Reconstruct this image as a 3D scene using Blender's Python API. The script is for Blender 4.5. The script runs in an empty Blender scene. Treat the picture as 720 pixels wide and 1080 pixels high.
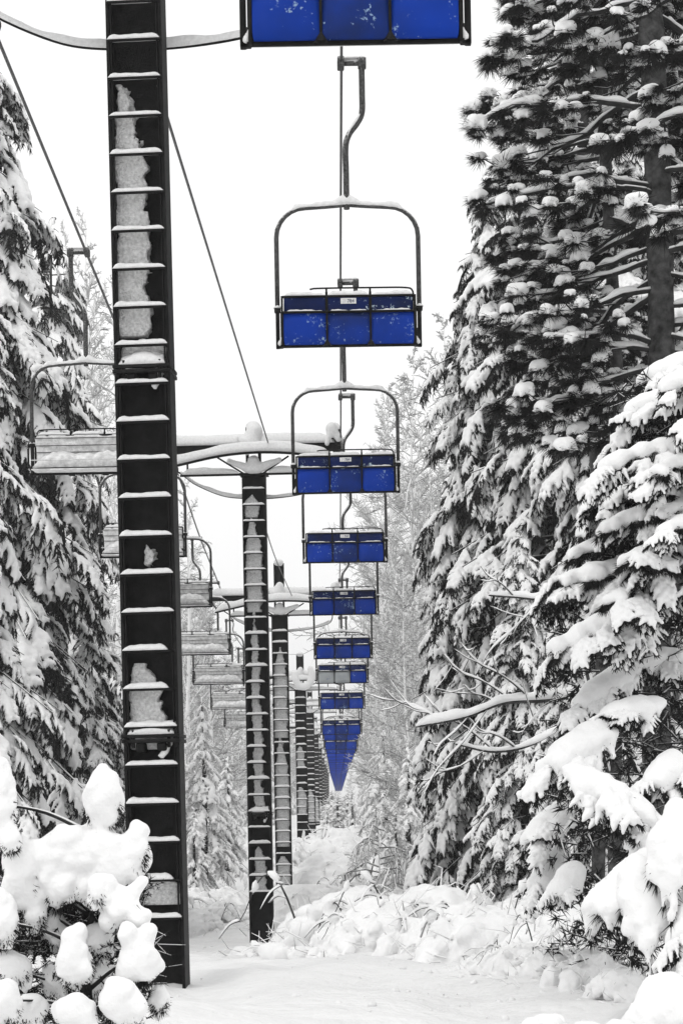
import bpy, bmesh, math, random, time
import numpy as np
from mathutils import Matrix, Vector
T0 = time.time()
PI = math.pi
R = math.radians
random.seed(7)
rng = np.random.default_rng(11)
scene = bpy.context.scene
COL = scene.collection

# ------------------------------------------------------------------ camera
F = 2500.0            # focal length in pixels of the 720 x 1080 photograph
HY = 850.0            # horizon row
ROLL = R(1.0)
cam_d = bpy.data.cameras.new('camera'); cam = bpy.data.objects.new('camera', cam_d); COL.objects.link(cam)
cam_d.sensor_fit = 'VERTICAL'; cam_d.sensor_height = 36.0; cam_d.lens = 36.0 * F / 1080.0
cam_d.shift_y = (HY - 540.0) / 1080.0
cam_d.clip_start = 0.1; cam_d.clip_end = 5000
cr, sr = math.cos(ROLL), math.sin(ROLL)
cam.matrix_world = Matrix(((cr, sr, 0, 0), (0, 0, -1, 0), (-sr, cr, 0, 0), (0, 0, 0, 1)))
scene.camera = cam

def P(px, py, D):
    u = (px - 360.0) / F * D; v = (HY - py) / F * D
    return np.array((u * cr + v * sr, D, -u * sr + v * cr))

PROF = np.array([(-60, -1.7), (0, -1.62), (15, -1.55), (21, -1.48), (35, -2.3), (50, -2.95), (72, -2.9), (100, -2.3),
                 (150, -1.6), (250, -1.2), (450, -.8), (900, 0), (2500, 4)])
def ground_z(x, y):
    x = np.asarray(x, float); y = np.asarray(y, float)
    z = np.interp(y, PROF[:, 0], PROF[:, 1])
    z = z + .10 * np.sin(x * .9 + y * .21) * np.cos(y * .37 - x * .3) + .05 * np.sin(x * 2.3 + 1) * np.sin(y * 1.1 + x)
    z = z + .03 * np.sin(x * 5.1 + y * 2.2) * np.sin(y * 3.3)
    z = z + .22 * np.exp(-((x + 2.9) / 1.2) ** 2 - ((y - 17.5) / 3) ** 2)
    z = z - .12 * np.exp(-((x + 1.4) / .9) ** 2 - ((y - 20.5) / 2.5) ** 2)
    z = z + .9 * np.clip((np.abs(x + 1.2) - 6) / 14, 0, 1) ** 1.3
    return z

# ------------------------------------------------------------------ materials
def new_mat(name):
    m = bpy.data.materials.new(name); m.use_nodes = True
    nt = m.node_tree; b = nt.nodes['Principled BSDF']
    return m, nt, b
def N(nt, t, **kw):
    n = nt.nodes.new(t)
    for k, v in kw.items():
        if hasattr(n, k): setattr(n, k, v)
        else: n.inputs[k].default_value = v
    return n
def ramp(nt, src, stops):
    r = nt.nodes.new('ShaderNodeValToRGB')
    e = r.color_ramp.elements
    while len(e) < len(stops): e.new(.5)
    for i, (p, c) in enumerate(stops):
        e[i].position = p; e[i].color = (c, c, c, 1) if isinstance(c, float) else (*c, 1)
    nt.links.new(src, r.inputs[0]); return r
def plain(name, lo, hi, scale=8, rough=.7, bump=.0, bscale=60, metallic=0, bdist=.02, spec=.5):
    m, nt, b = new_mat(name); b.inputs['Specular IOR Level'].default_value = spec
    tc = N(nt, 'ShaderNodeTexCoord'); n = N(nt, 'ShaderNodeTexNoise'); n.inputs['Scale'].default_value = scale
    n.inputs['Detail'].default_value = 5
    nt.links.new(tc.outputs['Object'], n.inputs['Vector'])
    r = ramp(nt, n.outputs['Fac'], [(.3, lo), (.7, hi)])
    nt.links.new(r.outputs[0], b.inputs['Base Color'])
    b.inputs['Roughness'].default_value = rough; b.inputs['Metallic'].default_value = metallic
    if bump:
        n2 = N(nt, 'ShaderNodeTexNoise'); n2.inputs['Scale'].default_value = bscale; n2.inputs['Detail'].default_value = 4
        nt.links.new(tc.outputs['Object'], n2.inputs['Vector'])
        bp = N(nt, 'ShaderNodeBump'); bp.inputs['Strength'].default_value = bump; bp.inputs['Distance'].default_value = bdist
        nt.links.new(n2.outputs['Fac'], bp.inputs['Height']); nt.links.new(bp.outputs[0], b.inputs['Normal'])
    return m
M = {}
M['snow'] = plain('snow', .81, .88, 4, .85, .4, 40, bdist=.018, spec=.2)
M['snow_ground'] = plain('snow_ground', .73, .80, 1.6, .85, .6, 7, bdist=.08)
M['snow_fine'] = plain('snow_fine', .66, .78, 26, .85, .8, 60, bdist=.012)
M['rime'] = plain('rime', .48, .80, 34, .85, 1.0, 50, bdist=.03)
M['needle'] = plain('needle', .010, .03, 2, .8, spec=.1)
M['bark'] = plain('bark', .02, .11, 9, .95, 1.0, 22, bdist=.04, spec=.1)
M['black_steel'] = plain('black_steel', .003, .012, 10, .6, .2, 60, spec=.12)
M['grey_steel'] = plain('grey_steel', .03, .08, 20, .5, .2, 60)
M['plate'] = plain('plate_white', .6, .75, 30, .5)
def snowed(name, dark_lo, dark_hi, snow, thr_lo, thr_hi, nscale, namp):
    """a dark surface that carries snow wherever it faces up"""
    m, nt, b = new_mat(name)
    g = N(nt, 'ShaderNodeNewGeometry'); sx = N(nt, 'ShaderNodeSeparateXYZ'); nt.links.new(g.outputs['Normal'], sx.inputs[0])
    tc = N(nt, 'ShaderNodeTexCoord'); n = N(nt, 'ShaderNodeTexNoise'); n.inputs['Scale'].default_value = nscale; n.inputs['Detail'].default_value = 4
    nt.links.new(tc.outputs['Object'], n.inputs['Vector'])
    ma = N(nt, 'ShaderNodeMath', operation='MULTIPLY_ADD'); nt.links.new(n.outputs['Fac'], ma.inputs[0]); ma.inputs[1].default_value = namp
    nt.links.new(sx.outputs['Z'], ma.inputs[2])
    mr = N(nt, 'ShaderNodeMapRange'); nt.links.new(ma.outputs[0], mr.inputs[0])
    mr.inputs[1].default_value = thr_lo + namp * .5; mr.inputs[2].default_value = thr_hi + namp * .5
    r = ramp(nt, n.outputs['Fac'], [(.3, dark_lo), (.7, dark_hi)])
    mx = N(nt, 'ShaderNodeMix', data_type='RGBA'); nt.links.new(mr.outputs[0], mx.inputs[0])
    nt.links.new(r.outputs[0], mx.inputs[6]); mx.inputs[7].default_value = (snow, snow, snow, 1)
    nt.links.new(mx.outputs[2], b.inputs['Base Color']); b.inputs['Roughness'].default_value = .85; b.inputs['Specular IOR Level'].default_value = .1
    return m
M['frost_haze_bark'] = snowed('frost_haze_bark', .12, .25, .84, -.6, .0, 6, .6)  # rimed bark, its dark tone raised to paint in pale haze
M['white_twig'] = snowed('white_twig', .30, .5, .86, -.75, -.15, 8, .5)
M['frosted_tube'] = snowed('frosted_tube', .015, .12, .62, .15, .6, 55, 1.3)
M['limb'] = snowed('snowy_limb', .012, .05, .86, .15, .5, 5, .8)
M['needle_far'] = snowed('frost_haze_needle', .10, .22, .74, -.3, .5, 3, .8)  # snow on top; distance haze painted into the needles' lightened dark tone
def blue(name, base, dark, thr, patch=(.45, .55, .62), grime=.5):
    m, nt, b = new_mat(name)
    tc = N(nt, 'ShaderNodeTexCoord'); oi = N(nt, 'ShaderNodeObjectInfo')
    va = N(nt, 'ShaderNodeVectorMath', operation='MULTIPLY_ADD')
    nt.links.new(oi.outputs['Random'], va.inputs[0]); va.inputs[1].default_value = (37, 11, 23); nt.links.new(tc.outputs['Object'], va.inputs[2])
    n = N(nt, 'ShaderNodeTexNoise'); n.inputs['Scale'].default_value = 26; n.inputs['Detail'].default_value = 7; n.inputs['Roughness'].default_value = .75
    n3 = N(nt, 'ShaderNodeTexNoise'); n3.inputs['Scale'].default_value = 4.5
    nt.links.new(va.outputs[0], n.inputs['Vector']); nt.links.new(va.outputs[0], n3.inputs['Vector'])
    ad = N(nt, 'ShaderNodeMath', operation='MULTIPLY_ADD'); nt.links.new(n3.outputs['Fac'], ad.inputs[0]); ad.inputs[1].default_value = .6; nt.links.new(n.outputs['Fac'], ad.inputs[2])
    f = ramp(nt, ad.outputs[0], [(thr, 0.0), (thr + .02, 1.0)])
    # grime where sitters' weight has worn the middle panel
    n2 = N(nt, 'ShaderNodeTexNoise'); n2.inputs['Scale'].default_value = 2.2; n2.inputs['Detail'].default_value = 3
    nt.links.new(va.outputs[0], n2.inputs['Vector'])
    g = ramp(nt, n2.outputs['Fac'], [(.35, base), (.75, dark)])
    mx = N(nt, 'ShaderNodeMix', data_type='RGBA'); nt.links.new(f.outputs[0], mx.inputs[0])
    nt.links.new(g.outputs[0], mx.inputs[6]); mx.inputs[7].default_value = (*patch, 1)
    nt.links.new(mx.outputs[2], b.inputs['Base Color']); b.inputs['Roughness'].default_value = .45
    b.inputs['Specular IOR Level'].default_value = .1
    return m
M['blue'] = blue('blue_shell', (.0, .033, .31), (.0, .022, .19), .96, (.22, .32, .46))
M['blue_mid'] = blue('blue_shell_grimy', (.0, .026, .23), (.006, .014, .05), .94, (.22, .32, .46))
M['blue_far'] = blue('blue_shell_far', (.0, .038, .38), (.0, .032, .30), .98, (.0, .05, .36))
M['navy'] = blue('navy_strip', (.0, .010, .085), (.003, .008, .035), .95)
M['snowed_shell'] = blue('snow_plastered_shell', (.40, .42, .42), (.25, .27, .29), .98, (.02, .05, .2))
def slatmat():
    m = plain('seat_rime', .45, .8, 12, .8, .8, 40); return m
M['seat_rime'] = slatmat()

# ------------------------------------------------------------------ mesh helpers
def mk(name, V, F, mat, parent=None, smooth=True, loc=None):
    """link ONE mesh object. F: array (n,3|4) or list of such arrays"""
    if not isinstance(F, (list, tuple)): F = [F]
    F = [f for f in F if len(f)]
    V = np.asarray(V, np.float32)
    me = bpy.data.meshes.new(name)
    me.vertices.add(len(V)); me.vertices.foreach_set('co', V.ravel())
    idx = np.concatenate([f.ravel() for f in F]).astype(np.int32)
    tot = np.concatenate([np.full(len(f), f.shape[1], np.int32) for f in F])
    me.loops.add(len(idx)); me.loops.foreach_set('vertex_index', idx)
    me.polygons.add(len(tot)); me.polygons.foreach_set('loop_start', np.concatenate([[0], np.cumsum(tot)[:-1]]).astype(np.int32))
    me.polygons.foreach_set('loop_total', tot)
    me.polygons.foreach_set('use_smooth', np.full(len(tot), smooth))
    me.update(calc_edges=True)
    me.materials.append(mat)
    o = bpy.data.objects.new(name, me); COL.objects.link(o)
    if parent is not None: o.parent = parent
    if loc is not None: o.location = loc
    return o
class B:
    """collects pieces of one mesh"""
    def __init__(s): s.V = []; s.F3 = []; s.F4 = []; s.n = 0
    def add(s, V, F):
        V = np.asarray(V, float); F = np.asarray(F, np.int64)
        if len(V) == 0: return s
        (s.F3 if F.shape[1] == 3 else s.F4).append(F + s.n); s.V.append(V); s.n += len(V); return s
    def get(s):
        return (np.concatenate(s.V), [np.concatenate(f) for f in (s.F3, s.F4) if f])
    def mk(s, name, mat, parent=None, smooth=True, loc=None):
        V, F = s.get(); return mk(name, V, F, mat, parent, smooth, loc)
    def box(s, x0, x1, y0, y1, z0, z1, bev=0.0):
        V = [(x0, y0, z0), (x1, y0, z0), (x1, y1, z0), (x0, y1, z0), (x0, y0, z1), (x1, y0, z1), (x1, y1, z1), (x0, y1, z1)]
        Fq = [(0, 3, 2, 1), (4, 5, 6, 7), (0, 1, 5, 4), (1, 2, 6, 5), (2, 3, 7, 6), (3, 0, 4, 7)]
        if bev <= 0: return s.add(V, Fq)
        bm = bmesh.new(); vs = [bm.verts.new(v) for v in V]
        for f in Fq: bm.faces.new([vs[i] for i in f])
        bmesh.ops.bevel(bm, geom=bm.edges[:], offset=bev, segments=2, affect='EDGES', profile=.5)
        bmesh.ops.triangulate(bm, faces=bm.faces[:])
        bm.verts.index_update()
        V = [v.co[:] for v in bm.verts]; Ft = [[v.index for v in f.verts] for f in bm.faces]; bm.free()
        return s.add(V, Ft)
    def tube(s, pts, r, n=8, cap=True):
        pts = np.asarray(pts, float); m = len(pts); r = np.broadcast_to(np.asarray(r, float), (m,))
        d = np.gradient(pts, axis=0); d /= np.linalg.norm(d, axis=1)[:, None] + 1e-9
        ref = np.array((0, 0, 1.)) if abs(d[0, 2]) < .8 else np.array((0, 1., 0))
        a = np.zeros((m, 3)); q = np.cross(d[0], ref)
        for i in range(m): q = q - d[i] * (q @ d[i]); q = q / (np.linalg.norm(q) + 1e-9); a[i] = q
        b = np.cross(a, d)
        t = np.arange(n) / n * 2 * PI
        V = pts[:, None] + r[:, None, None] * (np.cos(t)[None, :, None] * a[:, None] + np.sin(t)[None, :, None] * b[:, None])
        V = V.reshape(-1, 3)
        i = np.arange(m - 1)[:, None] * n; j = np.arange(n)[None]; k = (j + 1) % n
        Fq = np.stack([i + j, i + n + j, i + n + k, i + k], -1).reshape(-1, 4)
        s.add(V, Fq)
        if cap:
            c = np.array([pts[0], pts[-1]]); o = s.n - len(V)
            s.V.append(c); q = s.n; s.n += 2
            jj = np.arange(n); kk = (jj + 1) % n
            s.F3.append(np.stack([np.full(n, q), o + jj, o + kk], -1)); e = o + (m - 1) * n
            s.F3.append(np.stack([np.full(n, q + 1), e + kk, e + jj], -1))
        return s
    def snow(s, pts, w, h, under=.0, seed=0, rough=.25, n=9, wave=5.0):
        """a ridge of snow lying along a line: flat foot, domed top, uneven height"""
        pts = np.asarray(pts, float); m = len(pts)
        d = np.gradient(pts, axis=0); d[:, 2] = 0
        L = np.linalg.norm(d, axis=1); d = d / (L[:, None] + 1e-9)
        a = np.stack([d[:, 1], -d[:, 0], 0 * L], 1)
        if L.max() < 1e-6: a[:] = (1, 0, 0)
        t = np.linspace(0, PI, n - 2)
        u = np.concatenate([[-.8], -np.cos(t), [.8]]) ; v = np.concatenate([[-under / max(float(np.mean(h)), 1e-6)], np.sin(t), [-under / max(float(np.mean(h)), 1e-6)]])
        s_ = np.concatenate([[0], np.cumsum(np.linalg.norm(np.diff(pts, axis=0), axis=1))])
        e = np.minimum(1, np.minimum(s_, s_[-1] - s_) / (float(np.mean(h)) * 1.2 + 1e-6)); e = np.sqrt(np.clip(e, .02, 1))
        nz = 1 + rough * (np.sin(s_ * wave + seed) + .6 * np.sin(s_ * wave * 2.7 + seed * 2.1) + .4 * np.sin(s_ * wave * 6.1 + seed * 3.7)) / 1.6
        h_ = np.broadcast_to(np.asarray(h, float), (m,)) * nz * e; w_ = np.broadcast_to(np.asarray(w, float), (m,)) * (.75 + .25 * e) * (1 + .3 * (nz - 1))
        V = pts[:, None] + a[:, None] * (u[None] * w_[:, None])[..., None] + np.array((0, 0, 1.)) * (v[None] * h_[:, None])[..., None]
        V = V.reshape(-1, 3); i = np.arange(m - 1)[:, None] * n; j = np.arange(n)[None]; k = (j + 1) % n
        Fq = np.stack([i + j, i + k, i + n + k, i + n + j], -1).reshape(-1, 4)
        o = s.n; s.add(V, Fq)
        c = np.array([V[:n].mean(0), V[-n:].mean(0)]); s.V.append(c); q = s.n; s.n += 2
        jj = np.arange(n); kk = (jj + 1) % n
        s.F3.append(np.stack([np.full(n, q), o + kk, o + jj], -1)); e0 = o + (m - 1) * n
        s.F3.append(np.stack([np.full(n, q + 1), e0 + jj, e0 + kk], -1))
        return s
def line(a, b, n=12):
    a = np.asarray(a, float); b = np.asarray(b, float); t = np.linspace(0, 1, n)[:, None]; return a * (1 - t) + b * t
def smooth_line(pts, n=40):
    """Catmull-Rom through the points"""
    p = np.asarray(pts, float); p = np.vstack([2 * p[0] - p[1], p, 2 * p[-1] - p[-2]])
    out = []; seg = len(p) - 3; per = max(2, n // seg)
    for i in range(seg):
        t = np.linspace(0, 1, per, endpoint=(i == seg - 1))[:, None]
        a, b, c, d = p[i], p[i + 1], p[i + 2], p[i + 3]
        out.append(.5 * (2 * b + (c - a) * t + (2 * a - 5 * b + 4 * c - d) * t ** 2 + (3 * b - 3 * c + d - a) * t ** 3))
    return np.concatenate(out)
def prisms(P0, P1, r0, r1, n=3):
    """many straight tapering sticks at once"""
    P0 = np.asarray(P0, float); P1 = np.asarray(P1, float); m = len(P0)
    d = P1 - P0; d /= np.linalg.norm(d, axis=1)[:, None] + 1e-9
    ref = np.where(np.abs(d[:, 2:3]) < .9, np.array([[0, 0, 1.]]), np.array([[1., 0, 0]]))
    a = np.cross(d, ref); a /= np.linalg.norm(a, axis=1)[:, None] + 1e-9; b = np.cross(a, d)
    t = np.arange(n) / n * 2 * PI + .5
    ring = np.cos(t)[None, :, None] * a[:, None] + np.sin(t)[None, :, None] * b[:, None]
    r0 = np.broadcast_to(r0, (m,)); r1 = np.broadcast_to(r1, (m,))
    V = np.stack([P0[:, None] + ring * r0[:, None, None], P1[:, None] + ring * r1[:, None, None]], 1).reshape(-1, 3)
    base = np.arange(m)[:, None] * 2 * n; j = np.arange(n)[None]; k = (j + 1) % n
    return V, np.stack([base + j, base + n + j, base + n + k, base + k], -1).reshape(-1, 4)

_dirs = np.random.default_rng(5).normal(size=(9, 3)); _ph = np.random.default_rng(6).uniform(0, 6.28, 9)
def noise3(X, scale, seed=0):
    o = 0
    for i in range(9):
        o = o + np.sin(X @ _dirs[(i + seed) % 9] * scale * (1 + .23 * i) + _ph[i] + seed * 1.7) / (1 + .23 * i)
    return o / 4.0

def nets(fn, lo, hi, vox):
    """surface nets: smooth quads where fn(points) changes sign (inside > 0)"""
    lo = np.asarray(lo, float); hi = np.asarray(hi, float)
    n = np.maximum(4, np.ceil((hi - lo) / vox).astype(int) + 1)
    ax = [lo[i] + vox * np.arange(n[i]) for i in range(3)]
    G = np.stack(np.meshgrid(*ax, indexing='ij'), -1)
    f = fn(G.reshape(-1, 3)).reshape(n)
    f[0] = f[-1] = -1; f[:, 0] = f[:, -1] = -1; f[:, :, 0] = f[:, :, -1] = -1
    s = f > 0; c = n - 1
    acc = np.zeros((*c, 3)); cnt = np.zeros(c)
    cn = [(i, j, k) for i in (0, 1) for j in (0, 1) for k in (0, 1)]
    sl = lambda o: tuple(slice(o[i], o[i] + c[i]) for i in range(3))
    for a in cn:
        for d in range(3):
            if a[d]: continue
            b = list(a); b[d] = 1; b = tuple(b)
            fa, fb = f[sl(a)], f[sl(b)]; m = s[sl(a)] != s[sl(b)]
            t = np.where(m, fa / (fa - fb + 1e-12), 0)
            for q in range(3): acc[..., q] += np.where(m, a[q] + (t if q == d else 0), 0)
            cnt += m
    act = cnt > 0; idx = np.full(c, -1); idx[act] = np.arange(act.sum())
    V = lo + vox * (np.argwhere(act) + acc[act] / cnt[act][:, None])
    Fs = []
    for d in range(3):
        a, b = (d + 1) % 3, (d + 2) % 3
        lo_ = [slice(1, c[i]) for i in range(3)]; lo_[d] = slice(0, c[d])
        hi_ = list(lo_); hi_[d] = slice(1, c[d] + 1)
        s0, s1 = s[tuple(lo_)], s[tuple(hi_)]
        for flip, m in ((0, s0 & ~s1), (1, ~s0 & s1)):
            w = np.argwhere(m)
            if not len(w): continue
            for i in range(3):
                if i != d: w[:, i] += 1
            def at(da, db):
                q = w.copy(); q[:, a] -= da; q[:, b] -= db; return idx[q[:, 0], q[:, 1], q[:, 2]]
            Q = np.stack([at(1, 1), at(0, 1), at(0, 0), at(1, 0)], -1)
            Fs.append(Q if not flip else Q[:, ::-1])
    return V, np.concatenate(Fs) if Fs else np.zeros((0, 4), int)

def blobs(caps, vox, k=None, nz=.0, nscale=8, seed=0, flat=1.0):
    """merged snow: caps = list of (p0, p1, r0, r1); flat squashes vertically"""
    caps = [(np.asarray(a, float), np.asarray(b, float), r0, r1) for a, b, r0, r1 in caps]
    k = k or vox * .8
    pts = np.array([c[0] for c in caps] + [c[1] for c in caps]); rm = max(max(c[2], c[3]) for c in caps) + 2 * vox + nz
    def fn(X):
        acc = np.zeros(len(X))
        for a, b, r0, r1 in caps:
            d = b - a; L = d @ d + 1e-9
            t = np.clip(((X - a) @ d) / L, 0, 1)
            q = X - a - t[:, None] * d; q[:, 2] *= flat
            acc += np.exp(np.clip((r0 + (r1 - r0) * t - np.sqrt((q * q).sum(1))) / k, -40, 30))
        f = k * np.log(acc + 1e-30)
        if nz: f = f + nz * (noise3(X, nscale, seed) + .45 * noise3(X, nscale * 2.6, seed + 3))
        return f
    return nets(fn, pts.min(0) - rm, pts.max(0) + rm, vox)

def rotm(a, p, roll=0.0):
    """batch: local +X points to azimuth a, tipped down by p"""
    a = np.asarray(a, float); p = np.broadcast_to(p, a.shape); r_ = np.broadcast_to(roll, a.shape)
    ca, sa, cp, sp, c3, s3 = np.cos(a), np.sin(a), np.cos(p), np.sin(p), np.cos(r_), np.sin(r_)
    z = 0 * ca; o = z + 1
    Rz = np.stack([ca, -sa, z, sa, ca, z, z, z, o], -1).reshape(-1, 3, 3)
    Ry = np.stack([cp, z, sp, z, o, z, -sp, z, cp], -1).reshape(-1, 3, 3)
    Rx = np.stack([o, z, z, z, c3, -s3, z, s3, c3], -1).reshape(-1, 3, 3)
    return Rz @ Ry @ Rx
def scatter(bld, V, Fa, pos, rot, sc):
    """append len(pos) transformed copies of one small mesh"""
    m = len(pos)
    if not m: return
    W = np.einsum('mij,vj->mvi', rot, V) * np.asarray(sc)[:, None, None] + np.asarray(pos)[:, None]
    Fb = (Fa[None] + (np.arange(m) * len(V))[:, None, None]).reshape(-1, Fa.shape[1])
    bld.add(W.reshape(-1, 3), Fb)

def blades(P0, D, L, w, jit, r):
    """thin needle triangles from points P0 along D"""
    m = len(P0); D = D + r.normal(size=(m, 3)) * jit; D /= np.linalg.norm(D, axis=1)[:, None]
    s = np.cross(D, r.normal(size=(m, 3))); s /= np.linalg.norm(s, axis=1)[:, None] + 1e-9
    L = np.broadcast_to(L, (m,))[:, None] * r.uniform(.7, 1.2, (m, 1))
    V = np.stack([P0 - s * w / 2, P0 + s * w / 2, P0 + D * L], 1).reshape(-1, 3)
    return V, np.arange(3 * m).reshape(-1, 3)

# ------------------------------------------------------------------ tagging
def tag(o, label=None, cat=None, group=None, kind=None):
    if label: o['label'] = label
    if cat: o['category'] = cat
    if group: o['group'] = group
    if kind: o['kind'] = kind
    return o
def empty(name, loc=(0, 0, 0), rz=0, label=None, cat=None, group=None):
    o = bpy.data.objects.new(name, None); COL.objects.link(o); o.location = tuple(loc); o.rotation_euler = (0, 0, rz)
    o.empty_display_size = .2
    return tag(o, label, cat, group)
def kids(o): return [c for c in COL.objects if c.parent == o]
def copy_tree(o, tree, parent=None):
    c = o.copy(); COL.objects.link(c)
    if parent is not None: c.parent = parent
    for ch in tree.get(o.name, []): copy_tree(ch, tree, c)
    return c
def tree_of(root):
    """children lists, read once so that copying stays fast"""
    d = {}
    for c in COL.objects:
        if c.parent is not None: d.setdefault(c.parent.name, []).append(c)
    return d

# ------------------------------------------------------------------ snow-laden boughs (small library)
def bough(seed, vox=.05, nf=5, droop=.35, thick=1.0, needles=260, fat=.070):
    """a unit conifer bough along +X: drooping spine, side fingers, snow on top, needles below"""
    r = np.random.default_rng(seed)
    spine = lambda s: np.stack([s, .05 * np.sin(s * 4 + seed), -droop * s ** 2], -1)
    caps = []; tw0 = []; tw1 = []
    S = np.linspace(0.12, 1, 6); pts = spine(S)
    for i in range(5):
        t = S[i]
        caps.append((pts[i] + (0, 0, .05), pts[i + 1] + (0, 0, .05 if i < 4 else .0), fat * (.8 + .35 * math.sin(PI * t)), fat * (.75 + .3 * math.sin(PI * t) - (.25 if i == 4 else 0))))
        tw0.append(pts[i]); tw1.append(pts[i + 1])
    for i in range(nf * 2):
        s = .22 + .68 * (i // 2) / max(1, nf - 1) + r.uniform(-.03, .03); sd = 1 if i % 2 else -1
        b = spine(np.array(s)); l = (.50 - .28 * s) * r.uniform(.8, 1.25); an = sd * R(r.uniform(35, 62))
        m1 = b + np.array((math.cos(an) * l * .6, math.sin(an) * l * .6, -.10 * l - droop * .3 * l))
        e = m1 + np.array((math.cos(an) * l * .35, math.sin(an) * l * .35, -.45 * l * (.6 + droop)))
        f = fat * r.uniform(.7, 1.05)
        caps.append((b + (0, 0, .045), m1 + (0, 0, .045), f * .9, f)); caps.append((m1 + (0, 0, .04), e + (0, 0, .015), f, f * .45))
        tw0 += [b, m1]; tw1 += [m1, e]
    caps = [(a, b, r0 * thick, r1 * thick) for a, b, r0, r1 in caps]
    SV, SF = blobs(caps, vox, k=.014, nz=.022, nscale=17, seed=seed % 9, flat=1.1)
    tw0 = np.array(tw0); tw1 = np.array(tw1)
    i = r.integers(0, len(tw0), needles); t = r.uniform(0, 1.05, (needles, 1)); p0 = tw0[i] * (1 - t) + tw1[i] * t
    d = (tw1 - tw0)[i]; d /= np.linalg.norm(d, axis=1)[:, None] + 1e-9
    side = np.cross(d, (0, 0, 1.)); side *= r.choice([-1, 1], (needles, 1))
    NV, NF = blades(p0, d * .7 + side * .7 + np.array((0, 0, -.75)), .17, .042, .35, r)
    TV, TF = prisms(tw0, tw1, .012, .008)
    return (SV, SF), (NV, NF), (TV, TF)
def _dummy(): pass
def tuft(seed):
    """a pine tuft: a burst of long needles with a ball of snow on it"""
    r = np.random.default_rng(seed); n = 150
    D = r.normal(size=(n, 3)); D[:, 0] += 1.0; D[:, 2] = -np.abs(D[:, 2]) * .9 + .25 * r.random(n); D /= np.linalg.norm(D, axis=1)[:, None]
    NV, NF = blades(np.tile(np.array((0, 0, 0.)), (n, 1)) + r.normal(size=(n, 3)) * .05, D, .8, .055, .05, r)
    caps = [((-.15, 0, .16), (.25, r.uniform(-.1, .1), .14), .36, .36), ((.25, .15, .12), (.58, .22, -.16), .2, .09), ((.25, -.18, .12), (.55, -.28, -.14), .2, .09), ((.0, .3, .0), (.1, .48, -.22), .16, .07), ((.0, -.3, .0), (.12, -.46, -.2), .16, .07)]
    if seed % 2: caps.append(((-.5, 0, .12), (-.1, 0, .2), .12, .25))
    return blobs(caps, .11, k=.06, nz=.06, nscale=6, seed=seed % 9, flat=1.2), (NV, NF)
print('lib', time.time() - T0)
B_MID = [bough(s, .045, 6, d, 1.0, 420) for s, d in ((1, .45), (2, .65), (3, .9), (4, .55), (5, .8))]
B_HI = [bough(s, .028, 7, d, 1.0, 700, .072) for s, d in ((31, .25), (32, .4), (33, .6), (34, .35))]
B_FAR = [bough(s, .085, 4, d, 1.1, 60, .085) for s, d in ((11, .5), (12, .7), (13, .4))]
TUFT = [tuft(s) for s in range(1, 7)]
print('lib done', time.time() - T0)

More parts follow.
